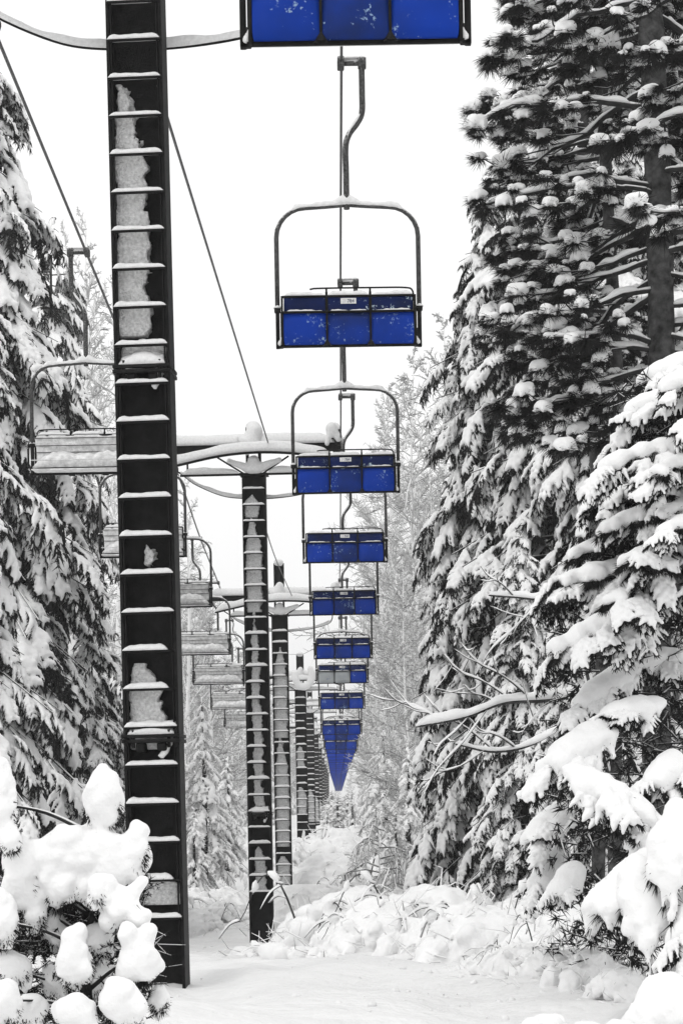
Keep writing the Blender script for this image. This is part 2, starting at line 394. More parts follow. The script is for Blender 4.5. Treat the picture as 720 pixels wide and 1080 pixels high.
def conifer(name, H, Rm, seed, lib, step, size, nbr=7, power=.75, skirt=.06, taper_top=.3, trunk_r=.18, bare=0.0, droop0=.15, droop1=.55, nmat='needle', shed=.13):
    """a snow-laden conifer standing at its own origin; returns the Empty"""
    r = np.random.default_rng(seed)
    root = empty(name)
    tb = B(); tp = np.array([(0.05 * math.sin(z * .6 + seed), .05 * math.cos(z * .5), z) for z in np.linspace(-.5, H, 14)])
    tb.tube(tp, np.linspace(trunk_r, .02, 14), 8)
    l0, l1, lr = [], [], []
    boughs = []
    z = H * skirt
    lean = {}
    while z < H * .985:
        t = z / H
        Rz = Rm * (1 - t) ** power * (1 + .12 * math.sin(z * 2.1 + seed))
        Rz = max(Rz, .12)
        for k in range(nbr if t < .9 else 4):
            a = r.uniform(0, 2 * PI)
            L = Rz * r.uniform(.55, 1.2) * (1 + .16 * math.sin(3 * a + z * 1.3 + seed) * math.sin(z * .9 + a))
            if r.random() < bare: continue
            dr = droop0 + (droop1 - droop0) * (1 - t) + r.uniform(-.1, .1)
            p0 = np.array((0, 0, z)); mid = np.array((math.cos(a) * L * .5, math.sin(a) * L * .5, z - dr * L * .25 + .05))
            e = np.array((math.cos(a) * L, math.sin(a) * L, z - dr * L))
            l0 += [p0, mid]; l1 += [mid, e]; lr += [.012 + .012 * L, .008 + .006 * L]
            bs = size * (.6 + .4 * min(1, Rz / (Rm * .5)))
            nb = max(1, int(L / (bs * .42)))
            for q in range(nb):
                s = 1 - q / nb * .75
                c = mid + (e - mid) * (s - .5) * 2 if s > .5 else p0 + (mid - p0) * s * 2
                back = bs * .55
                sd = (0 if q == 0 else (1 if q % 2 else -1))
                aa = a + sd * r.uniform(.5, 1.1) + r.uniform(-.15, .15)
                pit = math.atan(dr) * .7 + r.uniform(-.1, .4)
                pos = c - np.array((math.cos(aa), math.sin(aa), 0)) * back * (.9 if sd == 0 else .3)
                boughs.append((*pos, aa, pit, bs * r.uniform(.7, 1.15) * (1 if sd == 0 else .85), r.normal() * .25))
        z += step * r.uniform(.75, 1.25) * (1 if t < .85 else .7)
    # leader
    boughs.append((0, 0, H - .25 * size, 0, -1.3, size * .45, 0)); 
    A = np.array(boughs); A[:, 6] = np.clip(A[:, 6], -.5, .5)
    TV, TF = prisms(l0, l1, np.array(lr), np.array(lr) * .6, 4); tb.add(TV, TF)
    tb.mk('trunk', M['limb'], root)
    nb_, sb_ = B(), B(); barek = r.random(len(A))
    which = r.integers(0, len(lib), len(A)); rot = rotm(A[:, 3], A[:, 4], A[:, 6])
    for i, (S, Nn, Tw) in enumerate(lib):
        m = which == i
        ms = m & (barek > shed); scatter(sb_, S[0], S[1], A[ms, :3], rot[ms], A[ms, 5] * (.8 + .3 * barek[ms]))
        scatter(nb_, Nn[0], Nn[1], A[m, :3], rot[m], A[m, 5])
    cr_ = nb_.mk('crown', M[nmat], root, smooth=False)
    sb_.mk('snow_clumps', M['snow'], cr_)
    return root

def frost_tree(name, H, seed, Rm, n1=46, n2=11, n3=7, up=.9, r0=.13, start=.12, tw=.018, droop=0.0):
    """a bare tree with every twig rimed"""
    r = np.random.default_rng(seed); root = empty(name)
    tb = B(); zz = np.linspace(-.4, H, 14); tp = np.stack([.15 * np.sin(zz * .35 + seed), .12 * np.cos(zz * .4), zz], 1)
    tb.tube(tp, np.linspace(r0, .015, 14), 7); tb.mk('trunk', M['frost_haze_bark'], root)
    P0, P1, RA, RB = [], [], [], []
    for i in range(n1):
        t = start + (1 - start) * (i + r.random()) / n1; z = t * H
        L = Rm * (1 - ((t - .3) / .72) ** 2 if t > .3 else .7 + t) * r.uniform(.7, 1.15); L = max(L, .35)
        a = r.uniform(0, 2 * PI); p = np.array((np.interp(z, zz, tp[:, 0]), np.interp(z, zz, tp[:, 1]), z)); el = r.uniform(.5, 1.1) * up
        seg = 4; d = np.array((math.cos(a), math.sin(a), el)); q = p
        limb = [p]
        for s in range(seg):
            d = d + r.normal(size=3) * .12 + np.array((0, 0, -.25 * droop * (s + 1))); dn = d / np.linalg.norm(d); q2 = q + dn * L / seg
            P0.append(q); P1.append(q2); RA.append(.012 + .011 * L * (1 - s / seg)); RB.append(.012 + .011 * L * (1 - (s + 1) / seg)); q = q2; limb.append(q)
        limb = np.array(limb)
        for j in range(n2):
            s = .2 + .8 * (j + r.random()) / n2; k = min(seg - 1, int(s * seg)); b = limb[k] + (limb[k + 1] - limb[k]) * (s * seg - k if s * seg - k < 1 else 1)
            l2 = L * .42 * (1.15 - s * .6) * r.uniform(.6, 1.2); d2 = dn * .6 + r.normal(size=3) * .55 + np.array((0, 0, .25 - droop * .8)); d2 /= np.linalg.norm(d2)
            e = b + d2 * l2 * .5; d3 = d2 + r.normal(size=3) * .2 + np.array((0, 0, -.5 * droop)); d3 /= np.linalg.norm(d3); e2 = e + d3 * l2 * .5
            P0 += [b, e]; P1 += [e, e2]; RA += [tw * 1.1, tw * .9]; RB += [tw * .9, tw * .55]
            for w in range(n3):
                f = (w + r.random()) / n3; bb = b + (e2 - b) * f; d4 = d3 * .7 + r.normal(size=3) * .6 + np.array((0, 0, .1 - .5 * droop)); d4 /= np.linalg.norm(d4)
                P0.append(bb); P1.append(bb + d4 * l2 * .38 * r.uniform(.6, 1.3)); RA.append(tw * .75); RB.append(tw * .4)
    V, Fq = prisms(P0, P1, np.array(RA), np.array(RB), 3)
    mk('crown', V, Fq, M['frost_haze_bark'], root, smooth=False)
    return root
def place(root, px, D, base=None, rz=0.0, sc=1.0, top=None, H=None, dx=0):
    """stand a thing on the ground at photo column px, distance D; top = photo row its tip should reach"""
    b = P(px, 900, D); g = float(ground_z(b[0] + dx, D)) - .05
    x = b[0] + dx
    if top is not None:
        tz = P(px, top, D)[2]; sc = (tz - g) / H
        x = (P(px, top, D)[0] + b[0]) / 2 + dx
    root.location = (x, D, g); root.rotation_euler = (0, 0, rz)
    root.scale = (sc, sc, sc) if not isinstance(sc, tuple) else sc
    return root
#PART2
# ------------------------------------------------------------------ world, sun
w = bpy.data.worlds.new('World'); scene.world = w; w.use_nodes = True
nt = w.node_tree; bg = nt.nodes['Background']
sky = N(nt, 'ShaderNodeTexSky'); sky.sky_type = 'NISHITA'; sky.sun_disc = False
SUN_EL, SUN_AZ = R(62), R(215)      # azimuth measured from +Y clockwise: behind the camera, a little to the left
sky.sun_elevation = SUN_EL; sky.sun_rotation = SUN_AZ; sky.dust_density = 6
bw = N(nt, 'ShaderNodeRGBToBW'); nt.links.new(sky.outputs[0], bw.inputs[0])
# an overcast, colourless sky: the daylight sky's brightness lost in an even cloud layer
mm = N(nt, 'ShaderNodeMath', operation='MULTIPLY_ADD'); nt.links.new(bw.outputs[0], mm.inputs[0]); mm.inputs[1].default_value = .1; mm.inputs[2].default_value = 8.0
nt.links.new(mm.outputs[0], bg.inputs['Color']); bg.inputs['Strength'].default_value = .115
sd = bpy.data.lights.new('sun', 'SUN'); sd.energy = .55; sd.angle = R(12); sd.color = (1, .985, .96)
so = bpy.data.objects.new('sun', sd); COL.objects.link(so)
v = Vector((math.sin(SUN_AZ) * math.cos(SUN_EL), math.cos(SUN_AZ) * math.cos(SUN_EL), math.sin(SUN_EL)))
so.rotation_euler = v.to_track_quat('Z', 'Y').to_euler(); so.location = (0, -10, 40)
scene.view_settings.view_transform = 'Standard'; scene.view_settings.look = 'None'; scene.view_settings.gamma = 1; scene.view_settings.exposure = 0.25
scene.cycles.max_bounces = 6; scene.cycles.diffuse_bounces = 4; scene.cycles.use_denoising = True

# ------------------------------------------------------------------ the snow field
def ground():
    xs = np.unique(np.concatenate([np.linspace(-2000, -60, 16), np.linspace(-60, -12, 30), np.linspace(-12, 12, 150), np.linspace(12, 60, 30), np.linspace(60, 2000, 16)]))
    ys = np.unique(np.concatenate([np.linspace(-60, 6, 12), np.linspace(6, 60, 330), np.linspace(60, 140, 120), np.linspace(140, 500, 60), np.linspace(500, 2500, 16)]))
    X, Y = np.meshgrid(xs, ys, indexing='ij'); Z = ground_z(X, Y)
    near = np.clip((120 - Y) / 60, 0, 1)
    Z = Z + near * (.036 * noise3(np.stack([X, Y * .6, 0 * X], -1).reshape(-1, 3), 3.0, 2).reshape(X.shape) + .020 * noise3(np.stack([X, Y * .6, 0 * X], -1).reshape(-1, 3), 9.0, 4).reshape(X.shape))
    n, m = X.shape; i = np.arange(n - 1)[:, None] * m; j = np.arange(m - 1)[None]
    o = mk('snow_ground', np.stack([X, Y, Z], -1).reshape(-1, 3), np.stack([i + j, i + m + j, i + m + j + 1, i + j + 1], -1).reshape(-1, 4), M['snow_ground'])
    tag(o, 'smooth deep snow covering the ground along the lift line', kind='structure')
ground()
def clods():
    """snow fallen off the branches, lying in crumbs and little pits along the tree edge"""
    r = np.random.default_rng(3); bb = B(); S = blobs([((0, 0, 0), (.6, 0, 0), .6, .45)], .28, nz=.12, nscale=4)
    n = 900; y = r.uniform(14, 50, n); side = r.random(n) < .7
    x = np.where(side, .2 + y * .045 + r.normal(size=n) * .7, -2.6 - y * .02 + r.normal(size=n) * .6) + r.normal(size=n) * .4
    z = ground_z(x, y) - .004; pos = np.stack([x, y, z], 1)
    scatter(bb, S[0], S[1], pos, rotm(r.uniform(0, 6.28, n), r.uniform(-.2, .2, n)), .012 + .05 * r.random(n) ** 3)
    tag(bb.mk('snow_crumbs', M['snow_ground']), 'crumbs of fallen snow scattered over the snow field', kind='stuff')
clods()

# ------------------------------------------------------------------ chairs
def make_chair(name, near=True, plastered=False, iced=False):
    root = empty(name)
    W2 = .775
    # bail: the arch that carries the seat
    arch = [(-W2, 0, .40)]
    for a in np.linspace(PI, PI / 2, 7): arch.append((-W2 + .32 + .32 * math.cos(a), 0, 1.22 + .32 * math.sin(a)))
    arch += [(-.2, 0, 1.555), (0, 0, 1.57), (.2, 0, 1.555)]
    for a in np.linspace(PI / 2, 0, 7): arch.append((W2 - .32 + .32 * math.cos(a), 0, 1.22 + .32 * math.sin(a)))
    arch.append((W2, 0, .40)); arch = np.array(arch)
    bail = B().tube(arch, .026, 8).mk('bail', M['frosted_tube'], root)
    s = B(); s.snow(smooth_line(arch[5:-5] + (0, 0, .012), 50), .034, .045 if near else .05, .012, 3, .35, wave=9)
    s.snow(line((-.16, 0, 1.57), (.16, 0, 1.57), 12), .04, .11, 0, 1, .1)
    s.mk('snow_ridge', M['snow_fine'], bail)
    hp = smooth_line([(0, 0, 1.52), (0, 0, 1.9), (0, 0, 2.2), (.04, 0, 2.34), (.13, 0, 2.46), (.185, 0, 2.58), (.19, 0, 2.8), (.19, 0, 3.12)], 40)
    hg = B().tube(hp, .033, 8).mk('hanger', M['frosted_tube'], root)
    B().snow(smooth_line([(.01, 0, 2.25), (.05, 0, 2.37), (.13, 0, 2.48), (.17, 0, 2.56)], 14), .036, .05, .0, 2, .2).mk('snow_ridge', M['snow_fine'], hg)
    g = B(); g.tube(line((.23, 0, 3.12), (-.04, 0, 3.12), 4), .032, 8); g.box(-.075, .0, -.12, .12, 3.07, 3.17, .012); g.box(.15, .24, -.05, .05, 3.06, 3.18, .012)
    gr = g.mk('grip', M['frosted_tube'], root)
    B().snow(line((.24, 0, 3.17), (-.06, 0, 3.165), 10), .05, .04, .0, 4, .3).mk('snow_ridge', M['snow_fine'], gr)
    # shells: three lower panels, three upper ones, the snow-catching lip between
    for k, x in enumerate((-.477, 0, .477)):
        mt = M['snowed_shell'] if plastered and k < 2 else (M['blue_mid'] if k == 1 else M['blue'])
        lo = B(); n = 12
        u = np.linspace(-1, 1, n); X, Z = np.meshgrid(u, u, indexing='ij')
        for side in (0, 1):
            Yb = -.10 - .035 * (1 - X ** 4) * (1 - Z ** 4) + (.03 if side else 0) + .10 * (Z + 1) * .0
            zz = .20 + .178 * np.sign(Z) * np.abs(Z) ** .9 ; xx = x + .232 * X * (1 - .05 * np.clip(-Z, 0, 1) ** 6)
            yy = Yb + (zz - .2) * .12
            V = np.stack([xx, yy, zz], -1).reshape(-1, 3); i = np.arange(n - 1)[:, None] * n; j = np.arange(n - 1)[None]
            Fq = np.stack([i + j, i + n + j, i + n + j + 1, i + j + 1], -1).reshape(-1, 4)
            lo.add(V, Fq if side == 0 else Fq[:, ::-1])
        lo.mk('back_shell', mt, root)
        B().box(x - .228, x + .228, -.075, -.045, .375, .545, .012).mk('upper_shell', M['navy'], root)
    f = B()                                                     # dark frame behind and between the shells
    f.box(-.75, .75, -.065, -.035, .0, .035, .006); f.box(-.745, .745, -.04, -.015, .04, .40, .004)
    for x in (-.238, .238): f.box(x - .010, x + .010, -.125, -.05, .02, .39, .004); f.box(x - .014, x + .014, -.085, -.04, .37, .60, .004)
    for x in (-.725, .725): f.box(x - .012, x + .012, -.10, -.03, .0, .56, .004)
    f.box(-.73, .73, -.135, -.05, .368, .386, .004)             # lip
    f.box(-.72, .72, -.09, -.03, .545, .565, .004)
    for x in (-.238, .238):
        f.add(*prisms([(x, -.128, .0)], [(x, -.128, .07)], .05, .006, 6))
    fr = f.mk('frame', M['black_steel'], root)
    for sx in (-1, 1):
        b = B(); b.box(sx * .775 - .022, sx * .775 + .022, -.05, .02, .0, .43, .006); b.box(sx * .775 - .035, sx * .775 + .035, -.06, .03, .395, .44, .008)
        b.box(min(sx * .72, sx * .79), max(sx * .72, sx * .79), -.05, .0, .0, .03, .004)
        b.tube(line((sx * .775, 0, .03), (sx * .775, .45, .085 if iced else .17), 3), .018, 6)
        b.tube(line((sx * .775, .45, .085 if iced else .17), (sx * .775, .45, .30), 3), .014, 6)
        br = b.mk('side_bracket', M['black_steel'], root)
        q = B(); V, Fq = blobs([((sx * .752, -.045, .05), (sx * .735, -.05, .11), .03, .012)], .014, k=.006); q.add(V, Fq)
        q.snow(line((sx * .775 - .045, -.02, .44), (sx * .775 + .045, -.02, .44), 8), .045, .035, 0, 3); q.mk('snow_lump', M['snow_fine'], br)
    st = B(); st.box(-.73, .73, -.03, .45, .03, .05, .006)
    if iced:
        for zz_ in (.0, .13): st.box(-.74, .74, .45, .465, zz_ + .03, zz_ + .045)
    st.V = [v + np.stack([0 * v[:, 0], 0 * v[:, 0], np.clip(v[:, 1], 0, 1) * (-.06 if iced else .30)], 1) for v in st.V]
    seat = st.mk('seat', M['seat_rime' if iced else 'black_steel'], root)
    q = B(); q.snow(line((-.73, .2, .078), (.73, .2, .078), 60), .235, .22, 0.0, 5, .12, wave=8)
    q.V = [v + np.stack([0 * v[:, 0], 0 * v[:, 0], (v[:, 1] - .2) * (-.06 if iced else .30) - (.02 if iced else 0)], 1) for v in q.V]; q.mk('snow_on_seat', M['seat_rime'], seat)
    q = B()                                                     # rime packed on the front of the backrest
    V, Fq = nets(lambda X: .035 + .018 * noise3(X, 9, 3) - np.abs(X[:, 1] - .0) - .12 * np.clip(np.abs(X[:, 0]) - .70, 0, 1) * 10 - np.clip(np.abs(X[:, 2] - .35) - .19, 0, 1) * 2, (-.78, -.02, .02), (.78, .08, .58), .028)
    q.add(V, Fq); q.mk('packed_rime', M['seat_rime'], fr)
    q = B()
    for x in (-.477, 0, .477): q.snow(line((x - .222, -.055, .563), (x + .222, -.055, .563), 20), .05, .045 if not plastered else .07, .0, x * 9, .3, wave=7)
    for x in (-.477, 0, .477): q.snow(line((x - .2, -.1, .385), (x + .2, -.1, .385), 20), .035, .016, .0, x * 5 + 2, .6, wave=13)
    q.mk('snow_ledge', M['snow_fine'], fr)
    if iced:                                                    # rails and slat edges showing through the rime
        sl = B()
        for zz_ in (.50, .395, .30): sl.box(-.72, .72, .046, .058, zz_, zz_ + .010)
        sl.mk('backrest_slat', M['grey_steel'], root)
    # raised restraint bar
    b = B(); b.tube(smooth_line([(-.42, -.06, .635), (-.3, -.06, .645), (.3, -.06, .645), (.62, -.06, .64), (.70, -.05, .61), (.715, -.03, .5)], 36), .010, 6)
    for x in (-.238, .238): b.tube(line((x, -.06, .56), (x, -.06, .645), 3), .011, 6)
    rb = b.mk('restraint_bar', M['black_steel'], root)
    # number plate
    pl = B().box(-.085, .085, -.088, -.078, .468, .53, .003).mk('number_plate', M['plate'], root)
    B().add(*prisms([(-.05, -.0885, .499)], [(-.05, -.0915, .499)], .017, .017, 10)).mk('emblem', M['navy'], pl)
    tc = bpy.data.curves.new('t', 'FONT'); tc.body = '784'; tc.size = .052; tc.extrude = .001; tc.align_x = 'CENTER'
    to = bpy.data.objects.new('t', tc); COL.objects.link(to)
    dg = bpy.context.evaluated_depsgraph_get(); me = bpy.data.meshes.new_from_object(to.evaluated_get(dg)); bpy.data.objects.remove(to)
    me.name = 'numerals'; me.materials.clear(); me.materials.append(M['navy'])
    n_ = bpy.data.objects.new('numerals', me); COL.objects.link(n_); n_.parent = pl
    n_.matrix_local = Matrix.Translation((.025, -.0905, .48)) @ Matrix.Rotation(R(90), 4, 'X')
    return root
chair = make_chair('lift_chair'); chair_p = make_chair('lift_chair', plastered=True); chair_i = make_chair('lift_chair', iced=True)
# far copies carry all the shapes in one mesh per colour, too small for smaller parts
tr = tree_of(chair)
farmesh = {}
def dist_chair(src):
    root = empty('lift_chair')
    byname = {}
    def walk(o):
        for c in tr.get(o.name, []):
            if c.data is not None: byname.setdefault(c.name.split('.')[0], []).append(c)
            walk(c)
    walk(src)
    for c in byname['back_shell']: pass
    for nm in ('back_shell', 'frame', 'bail', 'hanger', 'seat', 'snow_ledge'):
        for c in byname.get(nm, []):
            d = c.copy(); COL.objects.link(d); d.parent = root
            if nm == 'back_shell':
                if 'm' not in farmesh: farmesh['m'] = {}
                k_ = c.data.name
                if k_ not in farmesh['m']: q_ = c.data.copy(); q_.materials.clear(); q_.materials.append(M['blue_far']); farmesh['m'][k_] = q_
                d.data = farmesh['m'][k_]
    return root
chair_far = dist_chair(chair)
trs = {}
for c in COL.objects:
    if c.parent is not None: trs.setdefault(c.parent.name, []).append(c)

W = 1.6
up_px = [(244, 50, 375), (154, 367, 368), (114, 521, 365), (90, 594, 364), (73.5, 649, 363), (62.5, 695, 362), (56, 721, 361), (49.4, 748, 360.5), (44, 775, 360)]
up_lab = ['blue-backed lift chair cut off by the top edge of the photo, nearest of all',
          'second nearest blue-backed lift chair, hanging whole against white sky with its arch clear',
          'third blue-backed lift chair, beside the crossarm of the nearer snow-capped pylon head',
          'fourth blue-backed lift chair from the top, just under the crossarm level',
          'fifth blue-backed lift chair from the top, level with the second pylon head',
          'sixth lift chair from the top, bright blue back under a snowy arch',
          'lift chair with two of its three back shells plastered grey-white with rime',
          'blue-backed lift chair hanging directly below the rime-plastered one',
          'blue-backed chair that tops the tight stack of far chairs, second below the rime-plastered one']
grips = []
GUP = 'blue-backed chairs going up the lift line'
for n in range(58):
    if n < 9: wpx, yb, xc = up_px[n]; D = W * F / wpx; pos = P(xc, yb, D)
    else:
        wpx = 1 / (.0041 + .00233 * n); D = W * F / wpx
        h = 2.56 if n == 9 else 2.38
        yb = 845 - h * wpx / W; pos = P(360 - 3 * min(1, (n - 8) / 12), yb, D)
    if n == 0: o = chair
    elif n == 6: o = chair_p
    elif n < 12: o = copy_tree(chair, trs)
    elif n == 12: o = chair_far
    else: o = copy_tree(chair_far, trs)
    if n < 9: lab = up_lab[n]
    elif n < 12: lab = ['third', 'fourth', 'fifth'][n - 9] + ' blue chair down the stack of far chairs under the rime-plastered one'
    else: lab = 'small far blue-backed chair in the narrowing blue stack above the far trees'
    o.location = tuple(pos); o.rotation_euler = (0, 0, R([0, .6, -1.2, 1.5, -.8, 1, 0, -1][n % 8])); tag(o, lab, 'lift chair', GUP)
    grips.append(pos + np.array((-.03, 0, 3.12)))
dn_px = [(120, 500, 93), (92, 588, 151.5), (75, 641, 187), (63, 691, 212.5), (55, 722, 231), (48, 748, 246), (43, 768, 258)]
dn_lab = ['snow-filled empty lift chair nearest on the left line, in front of the big dark spruce',
          'second snow-filled chair of the left line, half hidden behind the tall near pylon',
          'third snow-filled chair of the left line, its corner showing just right of the near pylon',
          'fourth snow-filled chair of the left line, between the two largest pylons',
          'fifth snow-filled chair of the left line, just left of the middle pylon ladder',
          'sixth snow-filled chair of the left line, part hidden by the middle pylon ladder',
          'seventh snow-filled chair of the left line, lowest one showing left of the middle pylon']
dgrips = []
for n in range(7):
    wpx, yb, xc = dn_px[n]; D = W * F / wpx; pos = P(xc, yb, D)
    o = chair_i if n == 0 else copy_tree(chair_i, trs); o.location = tuple(pos); o.rotation_euler = (0, 0, PI + R([0, 2, -2, 1][n % 4]))
    tag(o, dn_lab[n], 'lift chair', 'snow-filled chairs coming down the left line'); dgrips.append(pos + np.array((.03, 0, 3.12)))

# ------------------------------------------------------------------ ropes
def rope(pts, r, lab, name='haul_rope', cat='cable'):
    pts = np.array(pts); b = B(); b.tube(smooth_line(pts, len(pts) * 8), r, 6)
    return tag(b.mk(name, M['grey_steel']), lab, cat)
g0 = grips[0]; rope([g0 + (g0 - grips[1]) * 2.2] + grips, .016, 'steel haul rope carrying the blue-backed chairs')
e = dgrips[-1]; far = [e + (P(357, 800, 300) - e) * t for t in (.3, .6, 1)]
a = dgrips[0]; rope([a + (a - dgrips[1]) * 2.5] + dgrips + far, .020, 'steel haul rope slanting down behind the near pylon on the left')

# ------------------------------------------------------------------ pylons
def make_tower(H, z_rung=.9, hose=0.0, foot=True, step=.34, joints=(), web=(), seed=0, head=True, detail=True, portal=.45, lamp=0):
    root = empty('lift_pylon'); r = np.random.default_rng(seed)
    hw = .235
    c = B()
    for sx in (-1, 1): c.box(sx * hw - .014, sx * hw + .014, 0, .34, -.6, H)
    c.box(-hw + .01, hw - .01, .19, .21, -.6, H)
    col = c.mk('column', M['black_steel'], root, smooth=False)
    # ladder: rungs let in between the front edges of the flanges
    lad = B()
    for sx in (-1, 1): lad.box(sx * .205 - .006, sx * .205 + .006, -.012, .03, z_rung - .2, H - .1)
    ld = lad.mk('ladder', M['black_steel'], root, smooth=False)
    zs = np.arange(z_rung, H - .2, step); proto = None; caps_ = []
    x0, x1 = -hw - .002, hw - .004; m = 22; xs = np.linspace(x0, x1, m)
    for k in range(7):
        hgt = (.044, .050, .055, .048, .075, .052, .040)[k] * (1 if k != 4 else 1)
        fl = np.exp(-(xs - x0) / .035) * r.uniform(0, .07) + np.exp(-(x1 - xs) / .03) * r.uniform(0, .03)
        xk = xs if k not in (2,) else (xs[0] + (xs - xs[0]) * .86)
        s = B(); s.snow(np.stack([xk, np.full(m, .035), np.full(m, .010)], 1), .055, hgt + fl, .0, k * 1.7 + seed, .12, wave=11)
        o = s.mk('rung_snow', M['snow_fine']); caps_.append(o)
    for i, z in enumerate(zs):
        if proto is None: proto = rg = B().tube(line((-hw, 0, 0), (hw, 0, 0), 3), .013, 6).mk('rung', M['black_steel'], root)
        else: rg = proto.copy(); COL.objects.link(rg)
        rg.location = (0, -.03, z)
        c_ = caps_[int(r.integers(0, 7))].copy(); COL.objects.link(c_); c_.parent = rg; c_.location = (0, 0, 0)
    for o in caps_: bpy.data.objects.remove(o)
    for (z0, z1, x0, x1, sdn) in web:      # rime and snow packed into the channel
        def fn(X, z0=z0, z1=z1, x0=x0, x1=x1, sdn=sdn):
            tz = (X[:, 2] - z0) / (z1 - z0)
            n1_ = noise3(X * np.array((1, .3, 1)), 8, sdn) * .055 + noise3(X * np.array((1, .3, 1)), 30, sdn + 2) * .03 + noise3(X * np.array((1, .3, 1)), 75, sdn + 4) * .026
            edge = x1 - (x1 - x0) * np.clip((tz - .60) / .40, 0, 1) ** 1.6 * .55 - X[:, 0] + n1_ 
            edge2 = X[:, 0] - x0 - (x1 - x0) * (.15 + .2 * (sdn % 3)) * np.clip((tz - .7) / .3, 0, 1) + n1_ * .6
            depth = .05 + .02 * noise3(X, 14, sdn + 1) - (.185 - X[:, 1]) * 1.0
            return np.minimum(np.minimum(np.minimum(edge, edge2), depth + .05), np.minimum(X[:, 2] - z0, z1 - X[:, 2]) * .6)
        V, Fq = nets(fn, (-hw, .06, z0 - .03), (hw, .20, z1 + .03), .017)
        if len(V): mk('packed_rime', V, Fq, M['rime'], col)
    for z in joints:
        j = B(); j.box(-.26, .26, -.05, .42, z, z + .03, .006); j.box(-.26, .26, -.05, .42, z - .045, z - .012, .006)
        for sx in (-1, 1):
            for q in (-1, 1): j.add(*prisms([(sx * .19 + q * .03, -.02, z - .09)], [(sx * .19 + q * .03, -.02, z + .07)], .016, .016, 6))
        j.box(-.14, -.05, -.03, .18, z - .13, z - .04, .02); j.box(.05, .14, -.03, .18, z - .12, z - .04, .02)
        jo = j.mk('splice_plate', M['black_steel'], root)
        s = B(); s.snow(line((-.22, .05, z + .03), (.22, .05, z + .03), 20), .1, .12, 0, z, .15); V, Fq = blobs([((-.12, .08, z + .04), (.16, .1, z + .08), .10, .08), ((.1, .02, z - .16), (.17, .05, z + .02), .03, .05)], .02, nz=.022, nscale=18); s.add(V, Fq)
        s.mk('snow_lump', M['snow_fine'], jo)
    # snow piled against the foot
    if H < 13 and seed != 1:
      V, Fq = blobs([((-.34, -.16, -.08), (.3, -.18, -.1), .13, .16), ((.36, -.1, -.08), (.42, .4, -.08), .14, .12), ((-.4, -.1, -.1), (-.42, .4, -.1), .14, .12), ((-.1, -.1, .0), (-.02, -.08, .1), .10, .06)], .03, nz=.03, nscale=12)
      mk('foot_drift', V, Fq, M['snow_ground'], root)
    if foot:
        V, Fq = blobs([((-.15, -.05, -.1), (.2, -.02, -.1), .2, .14), ((.02, -.05, .0), (.05, 0, .5), .12, .04)], .04, nz=.03, nscale=12)
        mk('foot_snow', V, Fq, M['snow_fine'], root)
    if not head: return root
    # -------- head, measured from the column top (z = H)
    A = H + .56
    arm = B(); arm.box(-2.2, 1.78, .06, .24, A - .06, A + .06, .01); arm.box(-2.2, 1.78, .02, .28, A + .06, A + .075); arm.box(-2.2, 1.78, .02, .28, A - .075, A - .06)
    ar = arm.mk('crossarm', M['black_steel'], root)
    B().snow(line((-2.18, .15, A + .075), (1.7, .15, A + .075), 70), .17, .24, 0, seed, .05, wave=2.2, n=13).mk('snow_bank', M['snow_fine'], ar)
    lower = B(); pts = smooth_line([(-1.95, -.25, A - .46), (-1.5, -.25, A - .36), (-.7, -.25, A - .2), (0, -.25, A - .14), (.7, -.25, A - .16), (1.3, -.25, A - .24), (1.75, -.25, A - .36)], 50)
    lower.tube(pts, .03, 8); lw = lower.mk('work_platform_rail', M['black_steel'], root)
    B().snow(pts + (0, 0, .02), .10, .21, .0, seed + 1, .1, wave=2, n=11).mk('snow_bank', M['snow_fine'], lw)
    bar = B(); bar.box(-1.55, 1.65, .0, .05, H - .02, H + .02, .005); bar.box(-.3, .3, -.02, .42, H - .01, H + .03, .005)
    for sx in (-1, 1):
        bar.tube(line((sx * .18, 0, H), (sx * .75, -.05, A - .2), 4), .02, 6)
        bar.tube(line((sx * 1.3 - .1, .1, A - .45), (sx * 1.3 - .1, .1, A - .05), 3), .02, 6)
    bar.box(-.16, -.10, .05, .2, H, A - .05, .004); bar.box(.10, .16, .05, .2, H, A - .05, .004)
    bo = bar.mk('brace', M['black_steel'], root)
    s = B(); s.snow(line((-1.5, .03, H + .02), (-.3, .03, H + .02), 30), .07, .14, 0, seed, .2, wave=2.5); s.snow(line((.3, .03, H + .02), (1.6, .03, H + .02), 30), .07, .13, 0, seed + 4, .2, wave=2.5)
    caps = [((-.1, .0, H + .12), (-.5, -.03, A - .28), .10, .06), ((.1, .0, H + .12), (.55, -.03, A - .28), .10, .06), ((0, 0, H + .14), (0, 0, A - .28), .12, .12)]
    V, Fq = blobs(caps, .035, nz=.015); s.add(V, Fq); s.mk('snow_bank', M['snow_fine'], bo)
    # hanging hose under the arm
    HZ = H; H = H - hose
    pts = smooth_line([(-1.75, -.08, H + .22), (-1.5, -.08, H + .05), (-1.25, -.08, H - .14), (-.7, -.08, H - .38), (-.2, -.08, H - .45), (.3, -.08, H - .46), (.9, -.08, H - .40), (1.45, -.08, H - .26), (1.6, -.08, H - .1), (1.62, -.08, H + .2)], 60) + (0, .50, 0); H = HZ
    hs = B().tube(pts, .018, 6).mk('hose', M['black_steel'], root)
    B().snow(pts[4:-8] + (0, 0, .005), .03, .075, .006, seed + 2, .35, wave=2.6).mk('snow_ridge', M['snow_fine'], hs)
    # lifting portal above the arm, half buried
    p = B(); p.box(-.16, -.11, .1, .2, A, A + portal, .004); p.box(.11, .16, .1, .2, A, A + portal, .004); p.box(-.16, .16, .1, .2, A + portal - .05, A + portal, .004)
